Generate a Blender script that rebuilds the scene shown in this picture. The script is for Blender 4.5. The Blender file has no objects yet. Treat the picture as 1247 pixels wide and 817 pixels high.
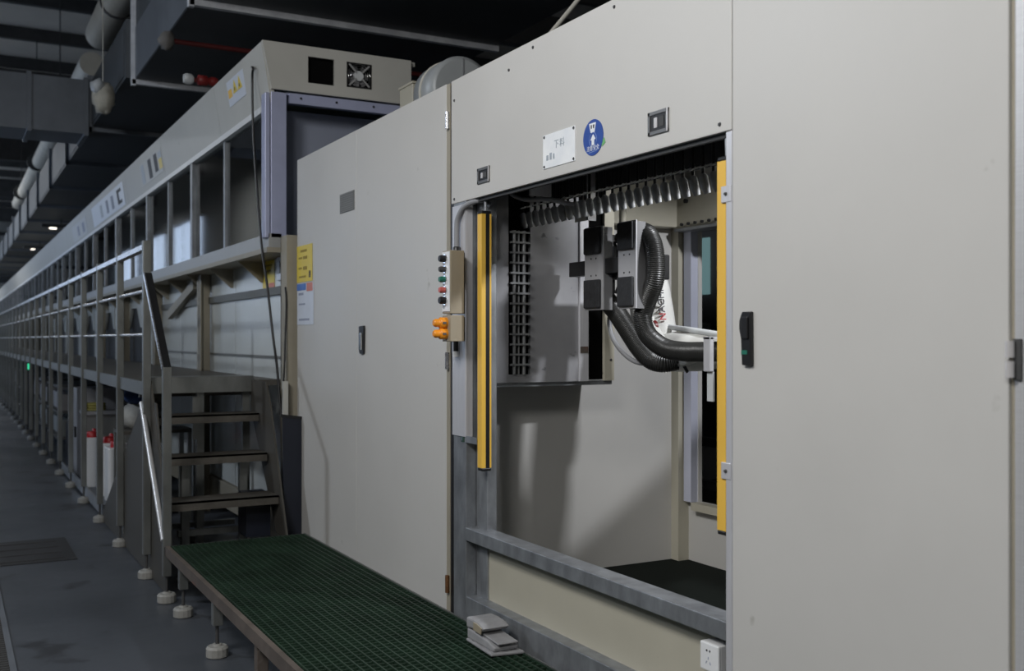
import bpy, bmesh, math, random
from mathutils import Vector, Matrix
random.seed(7)
PI = math.pi
S = bpy.context.scene
COL = S.collection

# ------------------------------------------------------------------ camera
cam = bpy.data.cameras.new('camera'); co = bpy.data.objects.new('camera', cam); COL.objects.link(co)
cam.sensor_width = 36.0; cam.lens = 36.0 * 1250.0 / 1247.0
cam.shift_y = 4.5 / 1247.0
cam.clip_end = 300; cam.clip_start = 0.05
co.location = (-2.05, 0, 1.6)
co.rotation_euler = (PI / 2, 0, -math.atan(688 / 1250.0))
S.camera = co
cam.dof.use_dof = True; cam.dof.focus_distance = 4.3; cam.dof.aperture_fstop = 3.2

# ------------------------------------------------------------------ world, exposure, lights
w = bpy.data.worlds.new('world'); S.world = w; w.use_nodes = True
w.node_tree.nodes['Background'].inputs[0].default_value = (0.55, 0.65, 0.85, 1)
w.node_tree.nodes['Background'].inputs[1].default_value = 0.3
S.view_settings.view_transform = 'Standard'; S.view_settings.look = 'None'
S.view_settings.gamma = 1.0; S.view_settings.use_curve_mapping = False
S.view_settings.exposure = 0.0

def area(name, loc, target, sx, sy, power, color):
    l = bpy.data.lights.new(name, 'AREA'); l.shape = 'RECTANGLE'; l.size = sx; l.size_y = sy
    l.energy = power; l.color = color
    o = bpy.data.objects.new(name, l); COL.objects.link(o); o.location = loc
    o.rotation_euler = (Vector(target) - Vector(loc)).to_track_quat('-Z', 'Y').to_euler()
    return o
area('high_bay_lamp', (-3.7, 2.2, 4.6), (0, 2.8, 1.6), 1.2, 0.9, 138, (1.0, 0.992, 0.98))
area('added_door_lamp', (-4.5, -1.6, 4.6), (0, 1.2, 1.6), 1.3, 1.0, 100, (1.0, 0.995, 0.98))  # added weaker lamp to brighten the right-hand door
area('daylight_window_aisle', (-7.0, 9.2, 5.4), (0, 7.5, 1.2), 0.40, 0.36, 140, (0.84, 0.91, 1.0))
area('far_high_bay_lamp', (-4.0, 34.0, 7.2), (-4.0, 34.0, 0), 1.2, 0.6, 260, (0.93, 0.96, 1.0))
area('farther_high_bay_lamp', (-4.0, 48.0, 7.2), (-4.0, 48.0, 0), 1.2, 0.6, 260, (0.93, 0.96, 1.0))
area('cell_lamp', (0.95, 2.35, 2.70), (0.45, 4.3, 1.0), 0.12, 0.07, 32, (0.94, 0.96, 1.0))

# ------------------------------------------------------------------ materials
MATS = {}
def mat(name, col, rough=0.5, metal=0.0, var=0.06, scale=3.0, bump=0.0, spec=0.5, stretch=None, emit=None, dirt=None, coat=0.0):
    if name in MATS: return MATS[name]
    m = bpy.data.materials.new(name); m.use_nodes = True; nt = m.node_tree; N = nt.nodes; L = nt.links
    b = N['Principled BSDF']
    b.inputs['Roughness'].default_value = rough; b.inputs['Metallic'].default_value = metal
    b.inputs['Specular IOR Level'].default_value = spec
    b.inputs['Coat Weight'].default_value = coat
    tc = N.new('ShaderNodeTexCoord'); mp = N.new('ShaderNodeMapping'); L.new(tc.outputs['Object'], mp.inputs[0])
    if stretch: mp.inputs['Scale'].default_value = stretch
    nz = N.new('ShaderNodeTexNoise'); nz.inputs['Scale'].default_value = scale; nz.inputs['Detail'].default_value = 5
    nz.inputs['Roughness'].default_value = 0.6
    L.new(mp.outputs[0], nz.inputs['Vector'])
    cr = N.new('ShaderNodeValToRGB')
    c0 = [max(0, c * (1 - var)) for c in col]; c1 = [min(1, c * (1 + var)) for c in col]
    cr.color_ramp.elements[0].position = 0.3; cr.color_ramp.elements[1].position = 0.7
    cr.color_ramp.elements[0].color = (*c0, 1); cr.color_ramp.elements[1].color = (*c1, 1)
    L.new(nz.outputs['Fac'], cr.inputs['Fac'])
    out = cr.outputs['Color']
    if dirt:                                      # dark specks and scuffs with a shape of their own
        n2 = N.new('ShaderNodeTexNoise'); n2.inputs['Scale'].default_value = dirt[1]; n2.inputs['Detail'].default_value = 3
        L.new(tc.outputs['Object'], n2.inputs['Vector'])
        r2 = N.new('ShaderNodeValToRGB'); r2.color_ramp.elements[0].position = dirt[2]; r2.color_ramp.elements[1].position = dirt[2] + 0.06
        r2.color_ramp.elements[0].color = (0, 0, 0, 1); r2.color_ramp.elements[1].color = (1, 1, 1, 1)
        L.new(n2.outputs['Fac'], r2.inputs['Fac'])
        mx = N.new('ShaderNodeMix'); mx.data_type = 'RGBA'
        L.new(r2.outputs['Color'], mx.inputs['Factor']); L.new(out, mx.inputs['A']); mx.inputs['B'].default_value = (*dirt[0], 1)
        out = mx.outputs['Result']
    L.new(out, b.inputs['Base Color'])
    mr = N.new('ShaderNodeMapRange'); L.new(nz.outputs['Fac'], mr.inputs['Value'])
    mr.inputs['To Min'].default_value = max(0.02, rough - 0.08); mr.inputs['To Max'].default_value = min(1, rough + 0.08)
    L.new(mr.outputs['Result'], b.inputs['Roughness'])
    if bump:
        bp = N.new('ShaderNodeBump'); bp.inputs['Strength'].default_value = bump; bp.inputs['Distance'].default_value = 0.01
        L.new(nz.outputs['Fac'], bp.inputs['Height']); L.new(bp.outputs['Normal'], b.inputs['Normal'])
    if emit:
        b.inputs['Emission Color'].default_value = (*emit[0], 1); b.inputs['Emission Strength'].default_value = emit[1]
    MATS[name] = m; return m

PAINT = mat('beige grey paint', (0.555, 0.545, 0.522), 0.42, 0, 0.025, 2.2, 0.02, dirt=((0.40, 0.39, 0.36), 9.0, 0.74))
PAINT2 = mat('yellowed beige paint', (0.45, 0.425, 0.345), 0.45, 0, 0.04, 3, 0.02, dirt=((0.16, 0.14, 0.11), 22.0, 0.76))
PAINTW = mat('booth grey paint', (0.48, 0.475, 0.44), 0.45, 0, 0.05, 2.5, 0.02, dirt=((0.22, 0.21, 0.19), 6.0, 0.75))
BEIGE = mat('beige channel paint', (0.33, 0.30, 0.235), 0.5, 0, 0.08, 4)
BOXB = mat('brown beige powder coat', (0.33, 0.285, 0.21), 0.45, 0, 0.04, 8)
WALLP = mat('glossy white panel', (0.60, 0.63, 0.62), 0.22, 0, 0.04, 1.5, 0, dirt=((0.30, 0.31, 0.30), 5.0, 0.72))
FLANGE = mat('duct flange with painted light', (0.78, 0.80, 0.86), 0.4, 0.1, 0.2, 6)  # light caught by the near flanges is put into this pale colour
SATIN = mat('satin steel', (0.66, 0.66, 0.67), 0.35, 0.45, 0.06, 6, 0, stretch=(1, 1, 40))
GALV = mat('galvanised steel', (0.30, 0.315, 0.335), 0.42, 0.6, 0.25, 14, 0.04, stretch=(1, 1, 0.5))
GALVD = mat('dull galvanised duct', (0.22, 0.24, 0.27), 0.5, 0.55, 0.14, 2.0, 0.05)
DUCTB = mat('dark duct sheet', (0.10, 0.11, 0.12), 0.55, 0.3, 0.15, 2.0, 0.05)
ALU = mat('anodised aluminium', (0.64, 0.64, 0.67), 0.36, 0.35, 0.06, 6, 0, stretch=(30, 30, 1))
ALUB = mat('lavender film aluminium', (0.42, 0.45, 0.62), 0.4, 0.2, 0.05, 6)
STEEL = mat('brushed stainless', (0.72, 0.72, 0.74), 0.28, 0.95, 0.07, 6, 0, stretch=(1, 1, 40))
PLATE = mat('shiny sign plate', (0.90, 0.94, 0.99), 0.3, 0.1, 0.10, 8, 0)
POST = mat('worn stainless tube', (0.235, 0.242, 0.232), 0.40, 0.7, 0.18, 9, 0, stretch=(1, 1, 0.4))
HINGEM = mat('bright hinge', (0.78, 0.76, 0.76), 0.25, 0.4, 0.03)
CHROME = mat('chrome', (0.85, 0.85, 0.86), 0.1, 1.0, 0.02)
SHEET = mat('grey steel sheet', (0.33, 0.33, 0.345), 0.45, 0.35, 0.10, 3, 0.02, dirt=((0.13, 0.13, 0.14), 14.0, 0.70))
BLACK = mat('black plastic', (0.012, 0.012, 0.013), 0.4, 0, 0.1)
VOID = mat('matt black', (0.004, 0.004, 0.004), 0.95, 0, 0.1, spec=0.05)
RUBBER = mat('black foam pad', (0.020, 0.021, 0.024), 0.75, 0, 0.35, 40, 0.3)
HOSE = mat('ribbed black hose', (0.020, 0.020, 0.019), 0.38, 0, 0.15, 20)
YELLOW = mat('safety yellow', (0.80, 0.49, 0.075), 0.4, 0, 0.04, 5)
ORANGE = mat('orange plastic', (0.80, 0.28, 0.015), 0.4, 0, 0.05, 20)
WHITE = mat('white plastic', (0.78, 0.79, 0.80), 0.4, 0, 0.03, 10)
WHITEP = mat('white robot paint', (0.66, 0.66, 0.63), 0.38, 0, 0.04, 6)
FOOTW = mat('off white foot plastic', (0.31, 0.305, 0.285), 0.55, 0, 0.12, 20)
RED = mat('red plastic', (0.42, 0.02, 0.025), 0.4, 0, 0.1, 12)
REDP = mat('red pipe paint', (0.10, 0.012, 0.012), 0.5, 0, 0.2, 10)
REDC = mat('dark red cap', (0.16, 0.015, 0.015), 0.4)
GREENB = mat('green button', (0.02, 0.16, 0.11), 0.4)
REDB = mat('pink red button', (0.55, 0.12, 0.10), 0.4)
BLUE = mat('sticker blue', (0.02, 0.07, 0.32), 0.35, 0, 0.06, 30)
BLUED = mat('dark navy board', (0.012, 0.015, 0.026), 0.45, 0, 0.1)
BLUEB = mat('blue cloth', (0.02, 0.05, 0.15), 0.8, 0, 0.3, 12)
LGREEN = mat('green film', (0.16, 0.42, 0.16), 0.5)
NYEL = mat('yellow notice', (0.72, 0.55, 0.045), 0.4, 0, 0.05, 12)
NWHITE = mat('white notice', (0.62, 0.66, 0.74), 0.35, 0, 0.04, 12)
NBLUE = mat('blue print', (0.06, 0.17, 0.50), 0.4)
NRED = mat('red print', (0.62, 0.22, 0.18), 0.5)
INK = mat('dark ink', (0.05, 0.05, 0.055), 0.6)
INKG = mat('faded ink', (0.42, 0.46, 0.50), 0.5, 0.3)
INKY = mat('ink on yellow', (0.33, 0.24, 0.04), 0.6)
INKB = mat('ink on white', (0.30, 0.33, 0.42), 0.6)
PRINTW = mat('white print', (0.80, 0.82, 0.86), 0.5)
GRATE = mat('dark green fibreglass', (0.013, 0.032, 0.018), 0.5, 0, 0.35, 5)
RUST = mat('rusty brown steel', (0.13, 0.108, 0.092), 0.6, 0.3, 0.25, 8, 0.08, dirt=((0.16, 0.065, 0.045), 4.0, 0.66))
HINGE = mat('rusted hinge', (0.16, 0.075, 0.03), 0.6, 0.4, 0.4, 60)
GREYP = mat('grey cast plastic', (0.30, 0.30, 0.31), 0.55, 0, 0.12, 25, 0.1)
PIPE = mat('pipe jacket', (0.66, 0.64, 0.57), 0.6, 0, 0.10, 3, 0.05)
FOAM = mat('foam and cloth wrap', (0.55, 0.52, 0.44), 0.8, 0, 0.25, 5, 0.5)
DRUM = mat('grey fan casing', (0.34, 0.36, 0.37), 0.45, 0.1, 0.05, 4)
FANW = mat('fan hub', (0.55, 0.57, 0.58), 0.4)
SKIRT = mat('brown grey sheet', (0.075, 0.07, 0.06), 0.55, 0.2, 0.12, 3)
TREAD = mat('dark tread plate', (0.12, 0.11, 0.095), 0.55, 0.5, 0.25, 10)
FLOORI = mat('dark booth interior', (0.22, 0.24, 0.24), 0.6)
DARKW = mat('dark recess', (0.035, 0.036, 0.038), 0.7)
TEAL = mat('teal lit pane', (0.06, 0.11, 0.12), 0.3, emit=((0.30, 0.52, 0.55), 0.30))
SKYP = mat('daylit window pane', (0.3, 0.4, 0.5), 0.3, emit=((0.60, 0.75, 1.0), 2.4))
LAMPM = mat('lit lamp tube', (0.9, 0.9, 0.85), 0.4, emit=((1.0, 0.92, 0.8), 3.0))
LEDG = mat('green indicator', (0.02, 0.3, 0.15), 0.4, emit=((0.05, 0.8, 0.4), 1.0))
SACK = mat('pale sack', (0.38, 0.38, 0.36), 0.8, 0, 0.2, 9, 0.4)
COIL = mat('yellow green hose', (0.28, 0.25, 0.06), 0.6)
ENDW = mat('far wall cladding', (0.50, 0.50, 0.47), 0.7, 0, 0.1, 1.0)
ROOFM = mat('grey roof sheet', (0.62, 0.58, 0.52), 0.7, 0, 0.08, 1.0)
STEELD = mat('dark steel beam', (0.07, 0.07, 0.07), 0.6, 0.2, 0.2)

def glass_mat():
    m = bpy.data.materials.new('booth glass'); m.use_nodes = True; nt = m.node_tree; N = nt.nodes; L = nt.links
    for n in list(N): N.remove(n)
    o = N.new('ShaderNodeOutputMaterial'); t = N.new('ShaderNodeBsdfTransparent'); t.inputs[0].default_value = (0.62, 0.70, 0.70, 1)
    g = N.new('ShaderNodeBsdfGlossy'); g.inputs['Roughness'].default_value = 0.04
    f = N.new('ShaderNodeFresnel'); f.inputs[0].default_value = 1.5
    nz = N.new('ShaderNodeTexNoise'); nz.inputs['Scale'].default_value = 1.2; tc = N.new('ShaderNodeTexCoord'); L.new(tc.outputs['Object'], nz.inputs['Vector'])
    bp = N.new('ShaderNodeBump'); bp.inputs['Strength'].default_value = 0.04; L.new(nz.outputs['Fac'], bp.inputs['Height']); L.new(bp.outputs['Normal'], g.inputs['Normal'])
    x = N.new('ShaderNodeMixShader'); L.new(f.outputs[0], x.inputs[0]); L.new(t.outputs[0], x.inputs[1]); L.new(g.outputs[0], x.inputs[2])
    L.new(x.outputs[0], o.inputs[0]); return m
GLASS = glass_mat()

def floor_mat():
    m = bpy.data.materials.new('worn epoxy floor'); m.use_nodes = True; nt = m.node_tree; N = nt.nodes; L = nt.links
    b = N['Principled BSDF']; tc = N.new('ShaderNodeTexCoord')
    def noise(s, d=5):
        n = N.new('ShaderNodeTexNoise'); n.inputs['Scale'].default_value = s; n.inputs['Detail'].default_value = d; L.new(tc.outputs['Object'], n.inputs['Vector']); return n
    def ramp(src, p0, p1, c0, c1):
        r = N.new('ShaderNodeValToRGB'); r.color_ramp.elements[0].position = p0; r.color_ramp.elements[1].position = p1
        r.color_ramp.elements[0].color = (*c0, 1); r.color_ramp.elements[1].color = (*c1, 1); L.new(src.outputs['Fac'], r.inputs['Fac']); return r
    a = ramp(noise(1.1), 0.3, 0.7, (0.058, 0.066, 0.078), (0.086, 0.095, 0.110))
    st = ramp(noise(2.3, 8), 0.60, 0.66, (0, 0, 0), (1, 1, 1))
    mx = N.new('ShaderNodeMix'); mx.data_type = 'RGBA'; L.new(st.outputs['Color'], mx.inputs['Factor']); L.new(a.outputs['Color'], mx.inputs['A']); mx.inputs['B'].default_value = (0.040, 0.043, 0.049, 1)
    L.new(mx.outputs['Result'], b.inputs['Base Color'])
    r = ramp(noise(0.7, 6), 0.40, 0.60, (0.32, 0.32, 0.32), (0.55, 0.55, 0.55)); L.new(r.outputs['Color'], b.inputs['Roughness'])
    bp = N.new('ShaderNodeBump'); bp.inputs['Strength'].default_value = 0.10; bp.inputs['Distance'].default_value = 0.01
    L.new(noise(9).outputs['Fac'], bp.inputs['Height']); L.new(bp.outputs['Normal'], b.inputs['Normal'])
    return m
FLOORM = floor_mat()

# ------------------------------------------------------------------ mesh helpers
class MB:
    def __init__(s): s.v = []; s.f = []; s.sm = []
    def add(s, vs, fs, smooth=False):
        n = len(s.v); s.v += [tuple(v) for v in vs]; s.f += [tuple(i + n for i in f) for f in fs]; s.sm += [smooth] * len(fs); return s
    def box(s, x0, x1, y0, y1, z0, z1):
        x0, x1 = min(x0, x1), max(x0, x1); y0, y1 = min(y0, y1), max(y0, y1); z0, z1 = min(z0, z1), max(z0, z1)
        v = [(x, y, z) for x in (x0, x1) for y in (y0, y1) for z in (z0, z1)]
        return s.add(v, [(0, 1, 3, 2), (4, 6, 7, 5), (0, 4, 5, 1), (2, 3, 7, 6), (0, 2, 6, 4), (1, 5, 7, 3)])
    def prism(s, pts, ax, a0, a1):            # pts in the plane of the two other axes (cyclic order xy, yz->(y,z), xz->(x,z))
        n = len(pts)
        def mk(p, a): return {'x': (a, p[0], p[1]), 'y': (p[0], a, p[1]), 'z': (p[0], p[1], a)}[ax]
        v = [mk(p, a0) for p in pts] + [mk(p, a1) for p in pts]
        f = [tuple(range(n))[::-1], tuple(range(n, 2 * n))] + [(i, (i + 1) % n, n + (i + 1) % n, n + i) for i in range(n)]
        return s.add(v, f)
    def tube(s, pts, r, n=10, cap=True, smooth=True):
        pts = [Vector(p) for p in pts]; rs = r if isinstance(r, (list, tuple)) else [r] * len(pts)
        rings = []; up = None
        for i, p in enumerate(pts):
            d = ((pts[min(i + 1, len(pts) - 1)] - pts[max(i - 1, 0)])).normalized()
            if up is None:
                up = Vector((0, 0, 1)) if abs(d.z) < 0.9 else Vector((0, 1, 0))
            a = (up - d * up.dot(d)).normalized(); up = a; b = d.cross(a)
            rings.append([p + (a * math.cos(t) + b * math.sin(t)) * rs[i] for t in (2 * PI * k / n for k in range(n))])
        v = [q for rg in rings for q in rg]; f = []
        for i in range(len(rings) - 1):
            for k in range(n): f.append((i * n + k, i * n + (k + 1) % n, (i + 1) * n + (k + 1) % n, (i + 1) * n + k))
        s.add(v, f, smooth)
        if cap:
            s.add(rings[0], [tuple(range(n))[::-1]]); s.add(rings[-1], [tuple(range(n))])
        return s
    def bar(s, p0, p1, w, h, up=(0, 0, 1)):  # rectangular bar between two points
        p0 = Vector(p0); p1 = Vector(p1); d = (p1 - p0).normalized(); u = Vector(up); u = (u - d * u.dot(d)).normalized(); sd = d.cross(u)
        v = [p + sd * a * w / 2 + u * b * h / 2 for p in (p0, p1) for a, b in ((-1, -1), (1, -1), (1, 1), (-1, 1))]
        return s.add(v, [(3, 2, 1, 0), (4, 5, 6, 7), (0, 1, 5, 4), (1, 2, 6, 5), (2, 3, 7, 6), (3, 0, 4, 7)])
    def lathe(s, prof, c, ax='z', n=16, smooth=True):   # prof: (radius, height along axis)
        rings = []
        for r, h in prof:
            ring = []
            for k in range(n):
                t = 2 * PI * k / n; a, b = r * math.cos(t), r * math.sin(t)
                ring.append({'z': (c[0] + a, c[1] + b, c[2] + h), 'x': (c[0] + h, c[1] + a, c[2] + b), 'y': (c[0] + b, c[1] + h, c[2] + a)}[ax])
            rings.append(ring)
        v = [q for rg in rings for q in rg]; f = []
        for i in range(len(rings) - 1):
            for k in range(n): f.append((i * n + k, i * n + (k + 1) % n, (i + 1) * n + (k + 1) % n, (i + 1) * n + k))
        s.add(v, f, smooth)
        s.add(rings[0], [tuple(range(n))[::-1]]); s.add(rings[-1], [tuple(range(n))]); return s
    def blob(s, c, rx, ry, rz, n=12, m=8, jit=0.0):
        v = [(c[0], c[1], c[2] - rz)]
        for i in range(1, m):
            ph = PI * i / m
            for k in range(n):
                t = 2 * PI * k / n; j = 1 + random.uniform(-jit, jit)
                v.append((c[0] + rx * math.sin(ph) * math.cos(t) * j, c[1] + ry * math.sin(ph) * math.sin(t) * j, c[2] - rz * math.cos(ph) * j))
        v.append((c[0], c[1], c[2] + rz)); f = []
        for k in range(n): f.append((0, 1 + (k + 1) % n, 1 + k)); f.append((len(v) - 1, 1 + (m - 2) * n + k, 1 + (m - 2) * n + (k + 1) % n))
        for i in range(m - 2):
            for k in range(n): f.append((1 + i * n + k, 1 + i * n + (k + 1) % n, 1 + (i + 1) * n + (k + 1) % n, 1 + (i + 1) * n + k))
        return s.add(v, f, True)
    def build(s, name, m, parent=None, bevel=0.0, loc=None, label=None, flat=False):
        o = Vector(loc) if loc is not None else Vector((0, 0, 0))
        if parent is not None:
            p = parent
            while p is not None: o = o + p.location; p = p.parent
            lo = Vector((0, 0, 0)) if loc is None else Vector(loc)
        me = bpy.data.meshes.new(name)
        me.from_pydata([tuple(Vector(v) - o) for v in s.v], [], s.f)
        bm = bmesh.new(); bm.from_mesh(me); bmesh.ops.recalc_face_normals(bm, faces=bm.faces); bm.to_mesh(me); bm.free()
        me.polygons.foreach_set('use_smooth', s.sm if not flat else [False] * len(s.f))
        me.materials.append(m); me.update()
        ob = bpy.data.objects.new(name, me); COL.objects.link(ob)
        if parent is not None:
            ob.parent = parent
            ob.location = (0, 0, 0)
            if loc is not None: ob.location = Vector(loc)
        else: ob.location = o
        if bevel:
            b = ob.modifiers.new('bevel', 'BEVEL'); b.width = bevel; b.segments = 2; b.limit_method = 'ANGLE'; b.angle_limit = 0.7
        if label: ob['label'] = label
        return ob

def thing(name, label, cat, loc=(0, 0, 0), group=None):
    o = bpy.data.objects.new(name, None); COL.objects.link(o); o.location = loc; o.empty_display_size = 0.1
    o['label'] = label; o['category'] = cat
    if group: o['group'] = group
    return o
def tag(o, label, cat, group=None):
    o['label'] = label; o['category'] = cat
    if group: o['group'] = group
    return o
def struct(o): o['kind'] = 'structure'; return o
def stuff(o): o['kind'] = 'stuff'; return o
def B(*a): return MB().box(*a)
def clone(o, dx=0, dy=0, dz=0, parent=None):
    c = o.copy(); COL.objects.link(c); c.parent = parent if parent is not None else o.parent
    c.location = o.location + Vector((dx, dy, dz))
    for ch in o.children:
        d = ch.copy(); COL.objects.link(d); d.parent = c
    return c
def smooth_path(pts, sub=6):                   # Catmull-Rom
    P = [Vector(p) for p in pts]; P = [2 * P[0] - P[1]] + P + [2 * P[-1] - P[-2]]; out = []
    for i in range(1, len(P) - 2):
        for k in range(sub):
            t = k / sub; a, b, c, d = P[i - 1], P[i], P[i + 1], P[i + 2]
            out.append(0.5 * ((2 * b) + (c - a) * t + (2 * a - 5 * b + 4 * c - d) * t * t + (3 * b - a - 3 * c + d) * t ** 3))
    out.append(P[-2]); return out
def text_mesh(name, s, size, m, parent, origin, right, up, extrude=0.0004, spacing=1.0, label=None):
    cu = bpy.data.curves.new(name, 'FONT'); cu.body = s; cu.size = size; cu.extrude = extrude; cu.align_x = 'CENTER'; cu.align_y = 'CENTER'; cu.space_character = spacing
    cu.resolution_u = 3
    t = bpy.data.objects.new(name, cu); COL.objects.link(t)
    bpy.context.view_layer.update()
    me = bpy.data.meshes.new_from_object(t.evaluated_get(bpy.context.evaluated_depsgraph_get()))
    bpy.data.objects.remove(t); bpy.data.curves.remove(cu)
    r = Vector(right).normalized(); u = Vector(up).normalized(); n = r.cross(u)
    off = Vector((0, 0, 0)); p = parent
    while p is not None: off += p.location; p = p.parent
    u = n.cross(r); M = Matrix((r, u, n)).transposed().to_4x4(); M.translation = Vector(origin) - off
    me.transform(M); me.materials.clear(); me.materials.append(m); me.name = name
    ob = bpy.data.objects.new(name, me); COL.objects.link(ob); ob.parent = parent
    if label: ob['label'] = label
    return ob

# ------------------------------------------------------------------ the hall
struct(B(-7.3, 14.2, -7, 71, -0.3, 0.0).build('floor', FLOORM))
struct(B(-7.3, 14.2, 70, 70.3, 0, 9.3).build('wall_far', ENDW))
struct(B(-7.3, 14.2, -7.3, -7, 0, 9.3).build('wall_near', ENDW))
wr = struct(B(14, 14.3, -7, 70, 0, 9.3).build('wall_right', ENDW))
wl = struct(B(-7.4, -7.1, -7, 70, 0, 9.3).build('wall_left', ENDW))
ceil = struct(B(-7.4, 14.3, -7, 70.3, 9.3, 9.5).build('ceiling', ROOFM))
for k in range(20):
    yy = 10 + 3.0 * k
    MB().box(-7.1, 14, yy, yy + 0.16, 9.0, 9.3).build('purlin', STEELD, ceil)
for k in range(5):
    yy = 20 + 11.0 * k
    MB().box(-7.1, 14, yy, yy + 0.3, 8.2, 8.95).build('roof_beam', STEELD, ceil)
# cladding ribs on the far wall
m = MB()
for k in range(40): m.box(-7 + 0.5 * k, -6.88 + 0.5 * k, 69.9, 70, 0, 9)
m.build('cladding_rib', ENDW, bpy.data.objects['wall_far'])
for k in range(4): MB().box(-7, 14, 69.7, 69.9, 2.2 + 1.9 * k, 2.4 + 1.9 * k).build('girt', STEELD, bpy.data.objects['wall_far'])
# daylit windows in the left wall of the hall
for k, (y0, y1, z0, z1) in enumerate([(8.3, 10.1, 4.7, 6.1), (17, 23, 1.6, 4.2), (27, 33, 1.6, 4.2), (42, 48, 3.6, 6.6), (50, 56, 3.6, 6.6), (58, 64, 3.6, 6.6)]):
    f = MB(); t = 0.07
    f.box(-7.12, -7.02, y0 - t, y1 + t, z0 - t, z0).box(-7.12, -7.02, y0 - t, y1 + t, z1, z1 + t).box(-7.12, -7.02, y0 - t, y0, z0, z1).box(-7.12, -7.02, y1, y1 + t, z0, z1)
    fo = struct(f.build('window_%d' % (k + 1), STEELD))
    n = 3
    for i in range(n):
        a = y0 + (y1 - y0) * i / n; b = y0 + (y1 - y0) * (i + 1) / n
        B(-7.095, -7.085, a + 0.02, b - 0.02, z0, z1).build('pane', SKYP, fo)
        if i: B(-7.1, -7.05, a - 0.02, a + 0.02, z0, z1).build('mullion', STEELD, fo)

# floor marks: trench cover in the aisle and the drain grating by the camera side
def trench():
    t = thing('trench_cover', 'dark sunken steel cover across the grey aisle floor', 'floor cover', (-2.2, 8.5, 0))
    B(-3.4, -1.22, 8.06, 8.98, 0.0, 0.006).build('cover_plate', mat('dark cover', (0.045, 0.045, 0.047), 0.55, 0.3, 0.25, 4), t)
    for k in range(4):
        B(-3.3, -1.3, 8.14 + 0.23 * k, 8.152 + 0.23 * k, 0.006, 0.010).build('rib', STEELD, t)
trench()
t = thing('floor_drain', 'slotted steel drain grating at the left edge of the floor', 'drain', (-1.95, 6.3, 0))
B(-1.785, -1.755, 4.2, 8.0, 0.0, 0.012).build('edge_strip', GALVD, t)
m0 = B(-2.15, -1.785, 4.2, 4.215, 0.0, 0.014).build('slat', STEELD, t)
for k in range(1, 95): clone(m0, dy=0.04 * k)

# ------------------------------------------------------------------ overhead: ducts and pipes
def duct():
    t = thing('air_duct', 'big dark sheet metal air duct running above the booth', 'duct', (1.36, 12, 4.6))
    ys = [-2.0, 2.9, 6.1, 9.3, 12.5]
    for a, b in zip(ys[:-1], ys[1:]):
        if b < 9: B(-0.14, 2.86, a, b, 4.6, 5.5).build('duct_section', DUCTB, t); continue
        B(-0.14, 2.86, a, b, 4.6, 5.5).build('duct_section', DUCTB, t)
        fl = MB().box(-0.18, 2.90, b - 0.03, b + 0.03, 4.545, 4.6).box(-0.19, -0.14, b - 0.03, b + 0.03, 4.53, 5.55).build('flange', FLANGE, t)
    y = 12.53
    while y < 60:
        B(-0.24, 2.86, y, y + 3.17, 4.62, 5.3).build('duct_section', DUCTB, t)
        MB().box(-0.28, 2.9, y + 3.14, y + 3.20, 4.56, 4.62).box(-0.30, -0.24, y + 3.14, y + 3.20, 4.56, 5.35).build('flange', GALVD, t)
        y += 3.2
    # left side sheets, light on the near ones put into a paler colour
    for a, b in zip(ys[:-1], ys[1:]):
        B(-0.15, -0.141, a + 0.04, b - 0.04, 4.605, 5.2).build('side_sheet', GALVD, t)
    y = 12.6
    while y < 58:
        B(-0.25, -0.241, y + 0.04, y + 3.05, 4.66, 5.2).build('side_sheet', DUCTB, t); y += 3.2
duct()
t = thing('branch_duct', 'grey branch duct crossing the aisle from the big air duct', 'duct', (-3.2, 16, 4.5))
for a, b in ((-7.0, -4.0), (-4.0, -1.9), (-1.9, -1.06), (-1.06, -0.33)):
    B(a + 0.01, b - 0.01, 15.6, 16.5, 4.5, 5.26).build('duct_section', GALVD, t)
    B(b - 0.03, b + 0.03, 15.57, 16.53, 4.47, 5.29).build('flange', GALVD, t)
t = thing('aisle_pipe', 'long pale jacketed pipe hung under the roof', 'pipe', (-0.1, 30, 6.0))
MB().tube([(-0.10, 9.0, 6.0), (-0.10, 15.9, 6.0)], 0.21, 16).build('pipe_length', PIPE, t)
MB().tube([(-0.02, 17.6, 6.0), (-0.02, 37, 6.0)], 0.19, 16).build('pipe_length', PIPE, t)
for yy in (11, 14.2, 22, 28, 34):
    MB().tube([(-0.1, yy, 6.0), (-0.1, yy, 9.3)], 0.012, 6).build('hanger_rod', STEELD, t)
    MB().tube([(-0.1, yy - 0.03, 6.0), (-0.1, yy + 0.03, 6.0)], 0.225, 16).build('clamp', STEELD, t)
t = thing('wrapped_pipe_end', 'white wrapped pipe stub with foam beside the big duct', 'pipe', (-0.40, 13.2, 4.4))
MB().blob((-0.40, 13.2, 4.50), 0.13, 0.15, 0.19, 14, 10, 0.14).build('foam_wrap', FOAM, t)
MB().tube([(-0.40, 13.25, 4.5), (-0.40, 13.25, 9.28)], 0.006, 8).build('stub', PIPE, t)
MB().blob((-0.47, 13.15, 4.62), 0.08, 0.08, 0.10, 10, 8, 0.2).build('wrap_end', mat('clear wrap', (0.5, 0.52, 0.53), 0.4, 0, 0.2, 8, 0.4), t)
t = thing('sprinkler_pipe', 'dark red sprinkler pipe with a valve above the booth', 'pipe', (0.2, 9.0, 4.0))
MB().tube([(-0.15, 10.2, 4.46), (3.0, 10.2, 4.46)], 0.025, 10).build('pipe_run', REDP, t)
MB().tube([(-0.26, 8.88, 3.79), (0.05, 8.90, 3.77), (0.10, 8.90, 3.66)], 0.02, 10).build('pipe_drop', REDP, t)
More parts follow.
